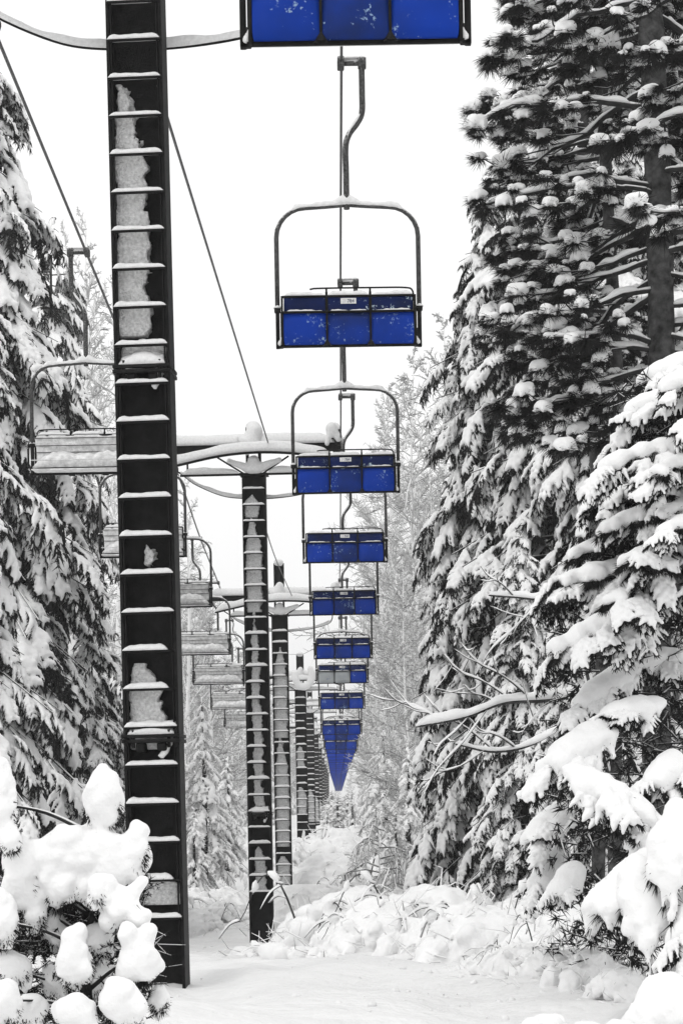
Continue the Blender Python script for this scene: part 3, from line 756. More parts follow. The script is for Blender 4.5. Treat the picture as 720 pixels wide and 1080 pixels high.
    if portal > .5: p.box(-.12, .12, .14, .16, A, A + portal - .04)
    po = p.mk('lifting_frame', M['black_steel'], root)
    hgt = portal
    caps = [((-.06, -.02, A + .12), (.02, -.04, A + .34), .2, .12), ((-.04, .06, A + .16), (.04, .06, A + (.2 if portal > .5 else hgt - .1)), .19, .15 if portal > .5 else .17), ((-.04, .12, A + hgt + .02), (.04, .12, A + hgt + .02), .11, .11), ((-.28, -.05, A + .2), (-.12, -.12, A - .12), .07, .06), ((.16, -.1, A + .02), (.05, -.1, A - .02), .07, .06)]
    V, Fq = blobs(caps, .035, k=.02, nz=.012); mk('snow_lump', V, Fq, M['snow_fine'], po)
    # sheave trains at both arm ends
    for x in (1.76, -2.22):
        t = B(); t.box(x - .03, x + .03, -.9, 1.1, A + .02, A + .12, .01); t.box(x - .08, x + .08, .02, .28, A - .12, A + .04, .01)
        for y in (-.75, -.25, .45, .95): t.add(*prisms([(x + .035, y, A + .13)], [(x + .09, y, A + .13)], .16, .16, 14))
        t.box(x - .12, x + .14, -.95, -.9, A + .0, A + .2, .005)
        tr_ = t.mk('sheave_train', M['black_steel'], root)
        s = B(); s.snow(line((x, -.95, A + .2), (x, 1.1, A + .2), 26), .12, .18, .05, x, .3, wave=3); V, Fq = blobs([((x - .06, -.98, A + .22), (x + .08, -.98, A - .0), .12, .07), ((x - .1, -1, A + .1), (x - .16, -1, A - .1), .06, .05)], .03, nz=.012); s.add(V, Fq)
        s.mk('snow_lump', M['snow_fine'], tr_)
    return root
def base_at(px, D, z=None):
    b = P(px, 950, D); return np.array((b[0], D, float(ground_z(b[0], D)) if z is None else z))
D1, D2, D3 = .00844 * F, .02 * F, .029 * F
LT = 'lift pylon'; GT = 'snow-dusted steel pylons in a line'
def tower_at(px, ybase, ytop, D, lean=0, rz=0, lab='', **kw):
    b = P(px, ybase, D); g = b[2]; t = P(px, ytop, D)
    H = t[2] - g
    o = make_tower(H, **kw); o.location = (b[0], D, g); o.rotation_euler = (0, lean, rz); tag(o, lab, LT, GT); return o
def zr(py, D, ybase): return (ybase - py) * D / F
z1 = lambda y: zr(y, D1, 1025); z2 = lambda y: zr(y, D2, 1000); z3 = lambda y: zr(y, D3, 950)
t1 = tower_at(166, 1025, -62, D1, hose=.36, foot=False, lean=-.0077, rz=R(-3.5), lab='tall near black steel pylon with broad snow-capped ladder rungs', z_rung=z1(969) , seed=1,
    joints=(z1(388), z1(778)), web=[(z1(352), z1(84), -.22, .06, 3), (z1(392), z1(352), -.20, .2, 5), (z1(596), z1(572), -.05, .05, 4), (z1(790), z1(698), -.2, .1, 6), (z1(955), z1(925), -.2, .2, 6)])
t2 = tower_at(276, 1000, 500, D2, lab='middle steel pylon with snow-banked crossarm and central hood of snow', z_rung=z2(941), seed=2, foot=False, rz=R(-2),
    joints=(z2(858),), web=[(z2(645), z2(545), -.20, .12, 7), (z2(760), z2(640), -.12, .05, 1), (z2(545), z2(520), -.2, .1, 8), (z2(940), z2(893), -.12, .12, 3), (z2(850), z2(715), -.10, .08, 5)])
t3 = tower_at(300, 953, 649, D3, lab='third pylon from the front, its ladder channel filled grey with rime', z_rung=.5, seed=3, portal=1.05,
    joints=(), web=[(z3(775), z3(676), -.22, .2, 2), (z3(890), z3(775), -.22, .2, 4), (z3(930), z3(900), -.22, .2, 1)])
D4 = .0414 * F
t4 = tower_at(319.5, 888, 728, D4, lab='fourth pylon from the front, with a thick snow wreath hung on its head', z_rung=.5, seed=4, portal=1.0, web=[(1.2, 2.4, -.2, .2, 3), (3.3, 4.2, -.2, .1, 1)])
V, Fq = blobs([((.5 * math.cos(a) * .75, -.3, .5 * math.sin(a)), (.5 * math.cos(a + .45) * .75, -.3, .5 * math.sin(a + .45)), .13, .13) for a in np.linspace(PI * .95, 2.05 * PI, 9)], .05, nz=.02)
w_ = mk('snow_wreath', V + (0.15, 0, 6.5 + .75), Fq, M['snow_fine'], t4)
t5 = tower_at(329, 884, 752, .058 * F, lab='fifth pylon from the front, slim and dark, just left of the blue stack', z_rung=.5, seed=5, portal=.8, web=[(1, 3, -.2, .2, 3)])
ft = {}
for c in COL.objects:
    if c.parent is not None: ft.setdefault(c.parent.name, []).append(c)
x5 = t5.location.x
for i, k in enumerate((.0725, .087, .1015, .116, .13, .15)):
    D = k * F; o = copy_tree(t5, ft); x = P(357, 846, D)[0] - 1.70; o.location = (x, D, P(330, 883 - (k - .058) * 180, D)[2])
    tag(o, ['sixth pylon from the front, half lost between the fifth pylon and the blue stack', 'tiny far pylon in the dark overlapping row beside the blue stack'][min(i, 1)], LT, GT)

# communication cable along the pylon heads
def top_of(t, H, dx=0.0): return np.array((t.location.x + dx, t.location.y + .1, t.location.z + H))
a1 = P(183, 145, D1 + .3); a0 = P(150, 38, D1 + .55); a1 = P(183, 145, D1 + 1.0)
cp = [a0, a1]
for s in (.33, .66): q = a1 * (1 - s) + P(283, 468, D2) * s; q[2] -= .0; cp.append(q)
cp.append(P(283, 468, D2))
cc = rope(cp, .014, 'thin dark cable running from the near pylon down to the middle pylon head', 'signal_cable')
rope([P(276, 545, D2 + .25), P(291, 590, (D2 + D3) / 2), P(308, 629, D3)], .014, 'thin dark cable running from the middle pylon to the third pylon head', 'signal_cable')
print('structures', time.time() - T0)
#PART3
# ------------------------------------------------------------------ trees
VIEW_GROUP = {}
TREES = {}
def register(root):
    d = {}
    for c in COL.objects:
        if c.parent is not None: d.setdefault(c.parent.name, []).append(c)
    TREES[root.name] = d
    return root
def again(root): return copy_tree(root, TREES[root.name])
used = set()
def put(proto, H, px, D, top, lab, group, cat='tree', rz=0.0, wide=1.0):
    root = proto if proto.name not in used else again(proto)
    used.add(proto.name)
    b = P(px, 900, D); x = (P(px, top, D)[0] + b[0]) / 2; g = float(ground_z(x, D)) - .05; tz = P(px, top, D)[2]
    s = (tz - g) / H; root.location = (x, D, g); root.scale = (s * wide, s * wide, s); root.rotation_euler = (0, 0, rz)
    tag(root, lab, cat, group); return root

sprA = register(conifer('spruce_tree', 16, 2.1, 21, B_MID, .38, .72, nbr=8, power=.5, droop0=.1, droop1=.5, skirt=.03, trunk_r=.2))
sprB = register(conifer('spruce_tree', 18, 2.6, 22, B_MID, .42, .82, nbr=8, power=.55, droop0=.1, droop1=.55, skirt=.03, trunk_r=.22))
print('spruce AB', time.time() - T0)
sprL = register(conifer('spruce_tree', 22, 3.0, 23, B_MID, .42, 1.05, nbr=9, power=.7, droop0=.2, droop1=.6, skirt=.03, trunk_r=.3, shed=.10))
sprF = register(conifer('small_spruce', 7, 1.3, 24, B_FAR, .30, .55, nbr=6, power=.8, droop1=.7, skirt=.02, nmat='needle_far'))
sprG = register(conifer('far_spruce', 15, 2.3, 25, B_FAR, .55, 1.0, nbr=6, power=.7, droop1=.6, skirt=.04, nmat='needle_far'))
print('spruces', time.time() - T0)
GR = 'snow-laden conifers beside the lift line'
# right-hand wall of spruces
put(sprA, 16, 516, 50, 178, 'slim snow-laden spruce whose tip stands against the sky right of the chairs', GR, wide=.82)
put(sprB, 18, 585, 47, 60, 'big snow-laden spruce behind the dark pine, right of the slim one', GR, rz=1.1)
put(sprB, 18, 655, 44, 120, 'snow-laden spruce deep behind the pine trunk', GR, rz=2.7)
put(sprA, 16, 492, 56, 470, 'shorter dense snow-laden spruce at the left foot of the right-hand trees', GR, rz=2.2, wide=.9)
put(sprA, 16, 552, 42, 560, 'medium snow-laden spruce with drooping boughs in front of the spruce wall', GR, rz=4.1, wide=1.0)
put(sprA, 16, 612, 37, 600, 'medium snow-laden spruce under the pine, left of the flat-boughed fir', GR, rz=5.0, wide=1.2)
put(sprB, 18, 690, 52, -60, 'tall snow-laden spruce filling the upper right behind the pine', GR, rz=.4)
put(sprB, 18, 560, 66, 150, 'snow-laden spruce behind the slim spruce, mostly hidden', GR, rz=5.2)
# left-hand dark spruce
GL = 'snow-laden conifers on the left side'
put(sprL, 22, -14, 52, -50, 'huge dark snow-laden spruce at the left edge behind the near chair', GL, rz=.5)
put(sprL, 22, -50, 45, 130, 'dark snow-laden spruce cut by the left edge of the photo', GL, rz=2.5)
put(sprA, 16, 60, 72, 232, 'slender spruce with a spiky tip just right of the huge left one', GL, rz=1.5, wide=.8)
put(sprB, 18, 78, 58, 500, 'lower snow-laden spruce between the huge left spruce and the near pylon', GL, rz=.5, wide=1.0)

# small pale spruces in the middle distance
GS = 'small pale snow-covered spruces in the middle distance'
sm = [(214, 74, 735, 'small pointed snowy spruce framed between the near and middle pylons', 1.0), (240, 88, 800, 'small pale spruce touching the left side of the middle pylon', 1.2),
      (205, 66, 852, 'low dark-hearted snowy spruce at the foot of the trees right of the near pylon', 1.1), (188, 80, 770, 'small pale spruce half hidden by the near pylon', 1.2),
      (405, 92, 752, 'narrow snowy spruce just right of the blue stack', 1.0), (392, 100, 806, 'tiny snowy spruce under the right side of the blue stack', 1.0),
      (430, 80, 790, 'small snowy spruce at the left foot of the right-hand spruces', 1.2), (372, 110, 832, 'tiny snowy spruce right below the tip of the blue stack', 1.1),
           (357, 170, 838, 'tiny far snowy spruce exactly under the tip of the blue stack', 2.6), (350, 190, 834, 'tiny far snowy spruce between the far pylons and the blue tip', 2.8), (366, 180, 836, 'tiny far snowy spruce just right of the blue tip', 2.6),
      (345, 112, 850, 'tiny snowy spruce left below the tip of the blue stack', 1.3), (418, 74, 850, 'low wide snowy spruce behind the bent bushes', 1.3)]
for i, (px, D, top, lab, wd) in enumerate(sm): put(sprF, 7, px, D, top, lab, GS, rz=i * 1.3, wide=wd)
print('small', time.time() - T0)

# rimed bare trees
fA = register(frost_tree('frosted_tree', 18, 31, 3.0, 60, 13, 8, up=1.3))
fB = register(frost_tree('frosted_tree', 18, 32, 3.6, 55, 13, 8, up=.9))
fC = register(frost_tree('frosted_tree', 12, 33, 2.0, 44, 10, 7, up=1.2, tw=.014))
GF = 'pale rimed bare trees behind the line'
fr = [(fB, 18, 440, 98, 362, 'tallest pale rimed tree just left of the right-hand spruces', 1.0), (fA, 18, 416, 112, 405, 'feathery rimed tree right of the third and fourth blue chairs', .9),
      (fB, 18, 400, 128, 500, 'pale rimed tree behind the blue chairs on their right', 1.0), (fA, 18, 455, 88, 500, 'rimed tree at the left flank of the slim spruce', .8),
      (fB, 18, 398, 150, 640, 'faint rimed tree right behind the lower blue chairs', 1.1), (fA, 18, 470, 118, 330, 'rimed tree showing above and behind the tallest rimed one', 1.1),
      (fA, 18, 428, 84, 600, 'rimed bush-like tree with a bent grey limb right of the stack', 1.2),
      (fC, 12, 100, 96, 236, 'airy rimed bare tree left of the near pylon, against the sky', .8), (fC, 12, 76, 100, 250, 'thin rimed bare tree behind the hanger of the nearest left chair', .7),
      (fC, 12, 122, 90, 300, 'rimed bare tree touching the left side of the near pylon', .9),
      (fC, 12, 196, 84, 505, 'thin twiggy rimed tree just right of the near pylon', .8), (fC, 12, 222, 92, 610, 'rimed bare tree behind the left line chairs between the pylons', 1.3),
      (fB, 18, 246, 118, 668, 'pale rimed tree left of the middle pylon at its mid height', 1.0), (fA, 18, 150, 110, 420, 'rimed tree hidden mostly by the near pylon', 1.0),
      (fA, 18, 196, 104, 640, 'rimed tree right beside the near pylon low down', 1.2)]
for i, (p, H, px, D, top, lab, wd) in enumerate(fr): put(p, H, px, D, top, lab, GF, rz=i * .9 + .3, wide=wd)
# the far wood on both sides of the line, each tree its own
GW = 'far wood closing the lift line'
r = np.random.default_rng(77); n = 0
for i in range(150):
    D = 120 + 330 * (i / 150) ** 1.2; side = -1 if i % 2 else 1
    off = (5.2 + r.uniform(0, 1) ** 1.5 * 22) if side > 0 else (6.2 + r.uniform(0, 1) ** 1.5 * 26)
    x = side * off + P(357, 846, D)[0]; px = 360 + x / D * F
    if px < -60 or px > 520: continue
    Ht = r.uniform(12, 17) if side > 0 else r.uniform(10, 15.5)
    if side > 0: Ht += 3
    proto, H0 = [(fA, 18), (sprG, 15), (fB, 18)][i % 3]
    o = proto if proto.name not in used else again(proto); used.add(proto.name)
    s = Ht / H0; g = float(ground_z(x, D)); o.location = (x, D, g - .1); o.scale = (s, s, s); o.rotation_euler = (0, 0, r.uniform(0, 6))
    tag(o, 'small far pale snow-covered conifer in the wood flanking the line' if proto is sprG else 'small far pale rimed tree in the wood flanking the line', 'tree', GW)
# trees that end the view
for i in range(26):
    x = -44 + i * 3.6 + r.uniform(-1, 1); D = 650 + r.uniform(0, 60); proto, H0 = [(fA, 18), (fB, 18), (sprG, 15)][i % 3]
    o = again(proto); s = r.uniform(9, 13) / H0; o.location = (x, D, float(ground_z(x, D))); o.scale = (s, s, s); o.rotation_euler = (0, 0, r.uniform(0, 6))
    tag(o, 'farthest pale tree closing the end of the line', 'tree', 'farthest trees across the end of the line')
print('frost', time.time() - T0)

# ------------------------------------------------------------------ the dark pine, upper right
def pine(px, D, base_z, H, seed, lab, crown, r0, Lmax, rtop, n_l, ntw=7):
    r = np.random.default_rng(seed); x0 = P(px, 300, D)[0]
    root = empty('pine_tree', (x0, D, base_z), 0, lab, 'tree', 'dark pines at the upper right')
    tb = B(); zz = np.linspace(-.3, H, 30); tp = np.stack([.08 * np.sin(zz * .5 + seed), .05 * np.cos(zz * .6), zz], 1)
    tb.tube(tp, np.linspace(r0, rtop, 30) * (1 + .05 * np.sin(zz * 7)), 12)
    tr_ = tb.mk('trunk', M['bark'], root)
    lb, ss = B(), B(); T = []
    for i in range(n_l):
        z = crown[0] + (crown[1] - crown[0]) * (i + r.random()) / n_l; a = r.uniform(0, 2 * PI)
        tt = (z - crown[0]) / (crown[1] - crown[0])
        if math.sin(a) < -.72 and r.random() < .8: continue
        L = Lmax * (.75 + .35 * math.sin(tt * 3)) * r.uniform(.65, 1.1)
        dr = r.uniform(.15, .5); s = np.linspace(0, 1, 9)
        rad = s * L; zz_ = z + .12 * L * np.sin(s * 2.2) * (1 if r.random() < .5 else -.4) - dr * L * s ** 1.5 + .25 * L * np.clip(s - .7, 0, 1)
        aa = a + .25 * np.sin(s * 3 + i) * s
        pts = np.stack([rad * np.cos(aa), rad * np.sin(aa), zz_], 1) + r.normal(size=(9, 3)) * .04 * s[:, None]
        lb.tube(pts, np.linspace(.02 + .014 * L, .012, 9), 6)
        if r.random() < .85: ss.snow(smooth_line(pts[1:], 30) + (0, 0, .012), .045, .06, 0, i, .5, wave=4, n=7)
        for k in range(ntw):
            s_ = .3 + .7 * (k + r.random()) / ntw; q = np.array([np.interp(s_, s, pts[:, c]) for c in range(3)])
            l2 = r.uniform(.25, .7) * (1.2 - .5 * s_); a2 = a + r.choice([-1, 1]) * r.uniform(.3, 1.2)
            e1 = q + np.array((math.cos(a2) * l2 * .6, math.sin(a2) * l2 * .6, -.12 * l2)); e2 = e1 + np.array((math.cos(a2) * l2 * .4, math.sin(a2) * l2 * .4, r.uniform(-.3, .25) * l2))
            lb.tube(np.array([q, e1, e2]), (.014, .011, .009), 5)
            for e_, c in ((e2, 1.0), (e1 + r.normal(size=3) * .1, .8), ((q + e1) / 2 + r.normal(size=3) * .08, .7)):
                if c < 1 and r.random() < .5: continue
                T.append((*e_, a2 + r.normal() * .4, r.uniform(-.2, .7), c * r.uniform(.22, .33)))
        T.append((*pts[-1], a, .2, .24))
    lb.mk('limb_tangle', M['limb'], tr_); ss.mk('limb_snow', M['snow'], tr_)
    A = np.array(T); which = r.integers(0, len(TUFT), len(A)); rot = rotm(A[:, 3], A[:, 4], r.normal(size=len(A)) * .3)
    capd = r.random(len(A)) < .74
    nb, sb = B(), B()
    for i, (S, Nn) in enumerate(TUFT):
        m = which == i
        scatter(nb, Nn[0], Nn[1], A[m, :3], rot[m], A[m, 5])
        m = m & capd; rr = rotm(A[:, 3], A[:, 4] * .3, 0)
        scatter(sb, S[0], S[1], A[m, :3], rr[m], A[m, 5] * (.42 + .6 * r.random(m.sum())))
    c_ = nb.mk('crown', M['needle'], root, smooth=False); sb.mk('snow_clumps', M['snow'], c_)
    return root
Dp = 30.0
gz = -2.2
def zw(py, D): return (HY - py) / F * D
pine(690, Dp, gz, 15, 41, 'large dark pine with thick trunk and round snowballs on its needle tufts', (zw(470, Dp) - gz, zw(-180, Dp) - gz), .19, 1.95, .155, 84, 9)
pine(643, 32.5, gz, 16, 42, 'second dark pine with a thinner trunk just left of the thick pine trunk', (zw(440, 32.5) - gz, zw(-150, 32.5) - gz), .095, 1.6, .075, 56, 8)
pine(622, 36, gz, 16, 43, 'third dark pine whose tufted limbs reach out against the sky', (zw(330, 36) - gz, zw(-150, 36) - gz), .11, 1.3, .08, 46, 8)
pine(775, 27, gz, 16, 44, 'dark pine at the extreme right edge with its trunk out of frame', (zw(380, 27) - gz, zw(-150, 27) - gz), .2, 1.6, .15, 26, 7)
print('pines', time.time() - T0)

# ------------------------------------------------------------------ near growth shaped bough by bough
def big_bough(a, b, wid, r, thick=.5, nf=7, vox=.02, drip=.5, dark=1.0, spread=55):
    """one heavy bough from a to b (world points): returns snow, needles, twigs arrays"""
    a = np.asarray(a, float); b = np.asarray(b, float); L = np.linalg.norm(b - a); d = (b - a) / L
    side = np.cross(d, (0, 0, 1.)); side /= np.linalg.norm(side) + 1e-9
    caps, t0, t1 = [], [], []
    n = 6; rad = wid * .5 * thick
    sp = [a + (b - a) * s + np.array((0, 0, .06 * L * math.sin(PI * s))) for s in np.linspace(.0, 1, n)]
    for i in range(n - 1):
        s = i / (n - 1)
        caps.append((sp[i] + (0, 0, rad * .8), sp[i + 1] + (0, 0, rad * .7), rad * (.75 + .5 * math.sin(PI * s)) , rad * (.75 + .5 * math.sin(PI * (s + .2)) - (.3 if i == n - 2 else 0))))
        t0.append(sp[i]); t1.append(sp[i + 1])
    for i in range(nf * 2):
        s = .12 + .8 * (i // 2 + r.uniform(-.3, .3)) / max(1, nf - 1); s = min(max(s, .08), .97); sd = 1 if i % 2 else -1
        q = a + (b - a) * s + np.array((0, 0, .06 * L * math.sin(PI * s))); l = wid * r.uniform(.6, 1.1) * (1.1 - .4 * s)
        an = R(r.uniform(spread * .6, spread * 1.2)); m = q + d * math.cos(an) * l * .6 + side * sd * math.sin(an) * l * .6 + np.array((0, 0, -.18 * l))
        e = m + d * math.cos(an) * l * .25 + side * sd * math.sin(an) * l * .25 + np.array((0, 0, -drip * l * r.uniform(.5, 1.2)))
        f = rad * r.uniform(.7, 1.05)
        caps.append((q + (0, 0, rad * .6), m + (0, 0, rad * .6), f, f)); caps.append((m + (0, 0, rad * .5), e + (0, 0, rad * .2), f * .95, f * .4)); t0 += [q, m]; t1 += [m, e]
    S = blobs(caps, vox, k=vox * 1.1, nz=rad * .36, nscale=20, seed=int(r.integers(0, 9)), flat=1.1)
    t0 = np.array(t0); t1 = np.array(t1); nn = int(1400 * dark * (1 + L)); i = r.integers(0, len(t0), nn); t = r.uniform(0, 1.06, (nn, 1)); p0 = t0[i] * (1 - t) + t1[i] * t
    dd = (t1 - t0)[i]; dd /= np.linalg.norm(dd, axis=1)[:, None] + 1e-9; sv = np.cross(dd, (0, 0, 1.)) * r.choice([-1, 1], (nn, 1))
    Nn = blades(p0 - (0, 0, .005), dd * .6 + sv * .7 + np.array((0, 0, -.8)), rad * .9 + .06, .012, .45, r)
    Tw = prisms(t0, t1, .012, .008, 4)
    return S, Nn, Tw
def bough_plant(name, lab, cat, boughs, trunk, seed, group=None, clutter=None, clutter_n=0, vox=.02, tuftlen=.12, hi=True):
    r = np.random.default_rng(seed); root = empty(name, trunk[0], 0, lab, cat, group); off = np.array(trunk[0], float)
    s, nb, tb = B(), B(), B()
    tb.tube(smooth_line(np.array(trunk) - off, 16), np.linspace(trunk_r.get(name, .09), .03, len(smooth_line(np.array(trunk), 16))), 8)
    for (a, b, wid, kw) in boughs:
        S, Nn, Tw = big_bough(a, b, wid, r, **{**dict(vox=vox), **kw}); s.add(S[0] - off, S[1]); nb.add(Nn[0] - off, Nn[1]); tb.add(Tw[0] - off, Tw[1])
    if hi:             # finer sprays along every limb
        Ls = []
        for (a, b, wid, kw) in boughs:
            if wid > .29 and r.random() < .75: continue
            a = np.asarray(a); b = np.asarray(b); L = np.linalg.norm(b - a); d = (b - a) / L; az = math.atan2(d[1], d[0]); pt = -math.asin(np.clip(d[2], -1, 1)); k = int(3 + L / .13)
            for q in range(k):
                t = (q + .5) / k; sd = r.choice([-1, 1]); p_ = a + (b - a) * t + r.normal(size=3) * .03; sz = min(wid, .26) * r.uniform(1.1, 1.8)
                Ls.append((*p_, az + sd * r.uniform(.2, 1.2), pt * .5 + r.uniform(-.05, .5), sz, r.normal() * .3))
            Ls.append((*(b - d * min(wid, .26) * 1.2), az, pt + .2, min(wid, .26) * 1.3, 0))
        A = np.array(Ls); wh = r.integers(0, len(B_HI), len(A)); rot = rotm(A[:, 3], A[:, 4], A[:, 6])
        for i, (S, Nn, Tw) in enumerate(B_HI):
            m = wh == i; scatter(s, S[0], S[1], A[m, :3] - off, rot[m], A[m, 5]); scatter(nb, Nn[0], Nn[1], A[m, :3] - off, rot[m], A[m, 5])
    if clutter_n:      # unsnowed inner twigs with needles
        c = clutter(r, clutter_n) - off; e = c + r.normal(size=c.shape) * (.13, .13, .07); tb.add(*prisms(c, e, .010, .005, 4))
        i = r.integers(0, len(c), clutter_n * 16); t = r.uniform(0, 1, (len(i), 1)); p0 = c[i] * (1 - t) + e[i] * t; dd = (e - c)[i]; dd /= np.linalg.norm(dd, axis=1)[:, None] + 1e-9
        nb.add(*blades(p0, dd * .5 + r.normal(size=p0.shape) * .5 + np.array((0, 0, -.3)), tuftlen, .014, .2, r))
    tk = tb.mk('trunk', M['limb'], root); cr_ = nb.mk('crown', M['needle'], root, smooth=False); s.mk('snow_clumps', M['snow'], cr_)
    return root
trunk_r = {'fir_tree': .12, 'young_fir': .03, 'fallen_limb': .03}
def Q(px, py, D): return P(px, py, D)
# flat-boughed fir at the right edge
Dn = 19.0; r = np.random.default_rng(5); bs = []
tx = 742
rows = [(388, 680, .16), (408, 700, .14), (430, 667, .22), (466, 649, .24), (482, 632, .22), (506, 631, .26), (528, 634, .2), (546, 636, .2), (572, 607, .30), (590, 690, .34), (615, 590, .30)]
for y, xe, wd in rows:
    D = Dn + r.uniform(-.5, .9); yy = y
    bs.append((Q(tx, yy - 12, D), Q(xe, yy + r.uniform(0, 14), D - r.uniform(-.3, .6)), wd, dict(thick=.30, nf=6, drip=.3, spread=50)))
    bs.append((Q(tx, yy + 2, D + .4), Q(xe + 40, yy + 18, D + .9), wd * .9, dict(thick=.28, nf=5, drip=.3)))
    bs.append((Q(tx + 5, yy + 8, D - .3), Q(xe + 62, yy + 16, D - 1.0), wd * .8, dict(thick=.30, nf=4, drip=.3)))
low = [((706, 642), (584, 684), .22, 0), ((668, 705), (612, 742), .18, .3), ((700, 745), (638, 755), .16, -.2), ((644, 766), (582, 806), .26, -.4), ((594, 816), (684, 864), .28, -.8),
       ((712, 800), (690, 825), .18, -.6), ((712, 855), (725, 915), .34, -1.8), ((690, 908), (632, 962), .36, -1.4), ((668, 912), (694, 978), .32, -1.7), ((745, 935), (724, 985), .30, -1.9),
       ((608, 915), (588, 942), .14, .2), ((596, 898), (568, 930), .18, 1.2), ((735, 1015), (700, 1045), .24, -1.5), ((720, 695), (650, 705), .18, .5), ((600, 850), (560, 885), .18, 1.0)]
for (x0, y0), (x1, y1), wd, dd in low:
    bs.append((Q(x0, y0, Dn + dd), Q(x1, y1, Dn + dd - .3), wd, dict(thick=.36, nf=7, drip=.9, spread=62)))
cl = lambda r, n: np.array([P(r.uniform(655 - 70 * min(1, max(0, (y - 560) / 150)), 745), y, Dn + r.uniform(.2, 1.6)) for y in r.uniform(400, 1040, n)])
tb0 = P(tx, 1060, Dn); tb0[2] = float(ground_z(tb0[0], Dn)) - .1
bough_plant('fir_tree', 'near fir at the right edge with wide flat boughs under heavy snow', 'tree', bs, [tb0, P(tx - 4, 700, Dn), P(tx - 10, 360, Dn)], 51, 'near firs weighed down by snow', cl, 950, vox=.024)
print('fir', time.time() - T0)
# long bare limb reaching over the clearing
def bare_limb(pts, r0, lab, seed, D, snowh=.05, subs=5, parent=None):
    r = np.random.default_rng(seed); P3 = smooth_line([P(x, y, D + dz) for x, y, dz in pts], 50); root = P3[0]
    tb, s = B(), B(); tb.tube(P3 - root, np.linspace(r0, .006, len(P3)), 7); s.snow(P3 - root + (0, 0, r0 * .4), np.linspace(.05, .018, len(P3)), snowh, 0, seed, .3, wave=5)
    for k in range(subs):
        i = int(len(P3) * (.25 + .7 * (k + r.random()) / subs)); i = min(i, len(P3) - 3); q = P3[i]; d = P3[i + 1] - P3[i]; d /= np.linalg.norm(d)
        l = r.uniform(.3, .8); up = r.choice([-1, 1]) * .45
        pp = smooth_line([q, q + d * l * .35 + np.array((0, r.uniform(-.1, .1), up * l * .6)), q + d * l * .7 + np.array((0, r.uniform(-.1, .1), up * l * 1.0)), q + d * l * .9 + np.array((0, 0, up * l * 1.5))], 14)
        tb.tube(pp - root, np.linspace(.009, .003, len(pp)), 5); s.snow(pp - root + (0, 0, .003), .013, .020, 0, k, .5, wave=9)
        for w_ in range(3):
            q2 = pp[int(len(pp) * r.uniform(.3, .9))]; d2 = d * r.uniform(.3, 1) + r.normal(size=3) * .5; p4 = smooth_line([q2, q2 + d2 * .1, q2 + d2 * .2 + (0, 0, .03)], 8)
            tb.tube(p4 - root, np.linspace(.005, .002, len(p4)), 4); s.snow(p4 - root + (0, 0, .002), .007, .010, 0, k, .4)
    o = tb.mk('bare_limb', M['bark'], None, loc=tuple(root)); tag(o, lab, 'branch', 'bare snowy limbs'); s.mk('snow_ridge', M['snow'], o); return o
bare_limb([(640, 728, .8), (580, 738, 0), (530, 742, -.2), (490, 757, -.3), (438, 767, -.3)], .024, 'long bare limb with a snow ridge reaching left across the spruces', 3, 21, .075, 8)
bare_limb([(600, 760, .8), (560, 785, 0), (520, 793, -.2), (480, 785, -.3)], .02, 'shorter bare limb curving below the long snowy one', 4, 21.5, .04, 3)
bare_limb([(640, 815, 1.2), (600, 640, .4), (560, 632, .2), (515, 628, 0)], .02, 'thin snowy limb in the middle of the right-hand spruces', 8, 24, .05, 4)

# young fir in the left foreground, pillow by pillow
Df = 9.0
def pil(cx, cy, rx, ry, lean=0, dz=0, sd=0): return (cx, cy, rx, ry, lean, dz, sd)
PIL = [pil(110, 838, 20, 38, .05), pil(40, 905, 36, 24, .2), pil(88, 895, 48, 26), pil(125, 905, 32, 28), pil(20, 925, 18, 34, -.1), pil(38, 955, 9, 32, .1), pil(65, 925, 18, 34, .1), pil(98, 930, 14, 22),
       pil(146, 888, 11, 30, -.15, -.03), pil(132, 951, 15, 36, .7, -.12), pil(104, 936, 7, 16, .3, -.14), pil(80, 1005, 19, 36, -.05, -.2), pil(147, 1003, 19, 40, .45, -.2), pil(128, 1053, 23, 26, .2, -.26),
       pil(80, 1068, 22, 20, 0, -.3), pil(2, 838, 15, 48, 0, -.1), pil(12, 883, 8, 12, 0, -.12), pil(2, 965, 18, 32, 0, -.15), pil(14, 1020, 18, 16, .3, -.05), pil(30, 1062, 20, 12, .4, -.1), pil(5, 1050, 16, 24, 0, -.3),
       pil(55, 975, 14, 18, .6, .12), pil(60, 1030, 14, 16, .3, .1), pil(105, 990, 12, 22, -.6, .08), pil(168, 1050, 8, 16, 0, .1), pil(100, 1030, 13, 18, -.8, .12)]
PM = []; r = np.random.default_rng(8); s, nb, tb = B(), B(), B(); off = P(90, 1090, Df); off[2] = float(ground_z(off[0], Df))
px_ = Df / F
stem = [off, P(92, 1000, Df + .1), P(100, 900, Df + .1), P(110, 870, Df + .02)]
tb.tube(smooth_line(np.array(stem) - off, 16), np.linspace(.03, .01, len(smooth_line(np.array(stem), 16))), 7)
groups = [[0, 1, 2, 3, 4, 5, 6, 7, 8], [9, 10], [11], [12], [13], [14], [15, 16], [17], [18], [19], [20], [21], [22], [23], [24], [25]]
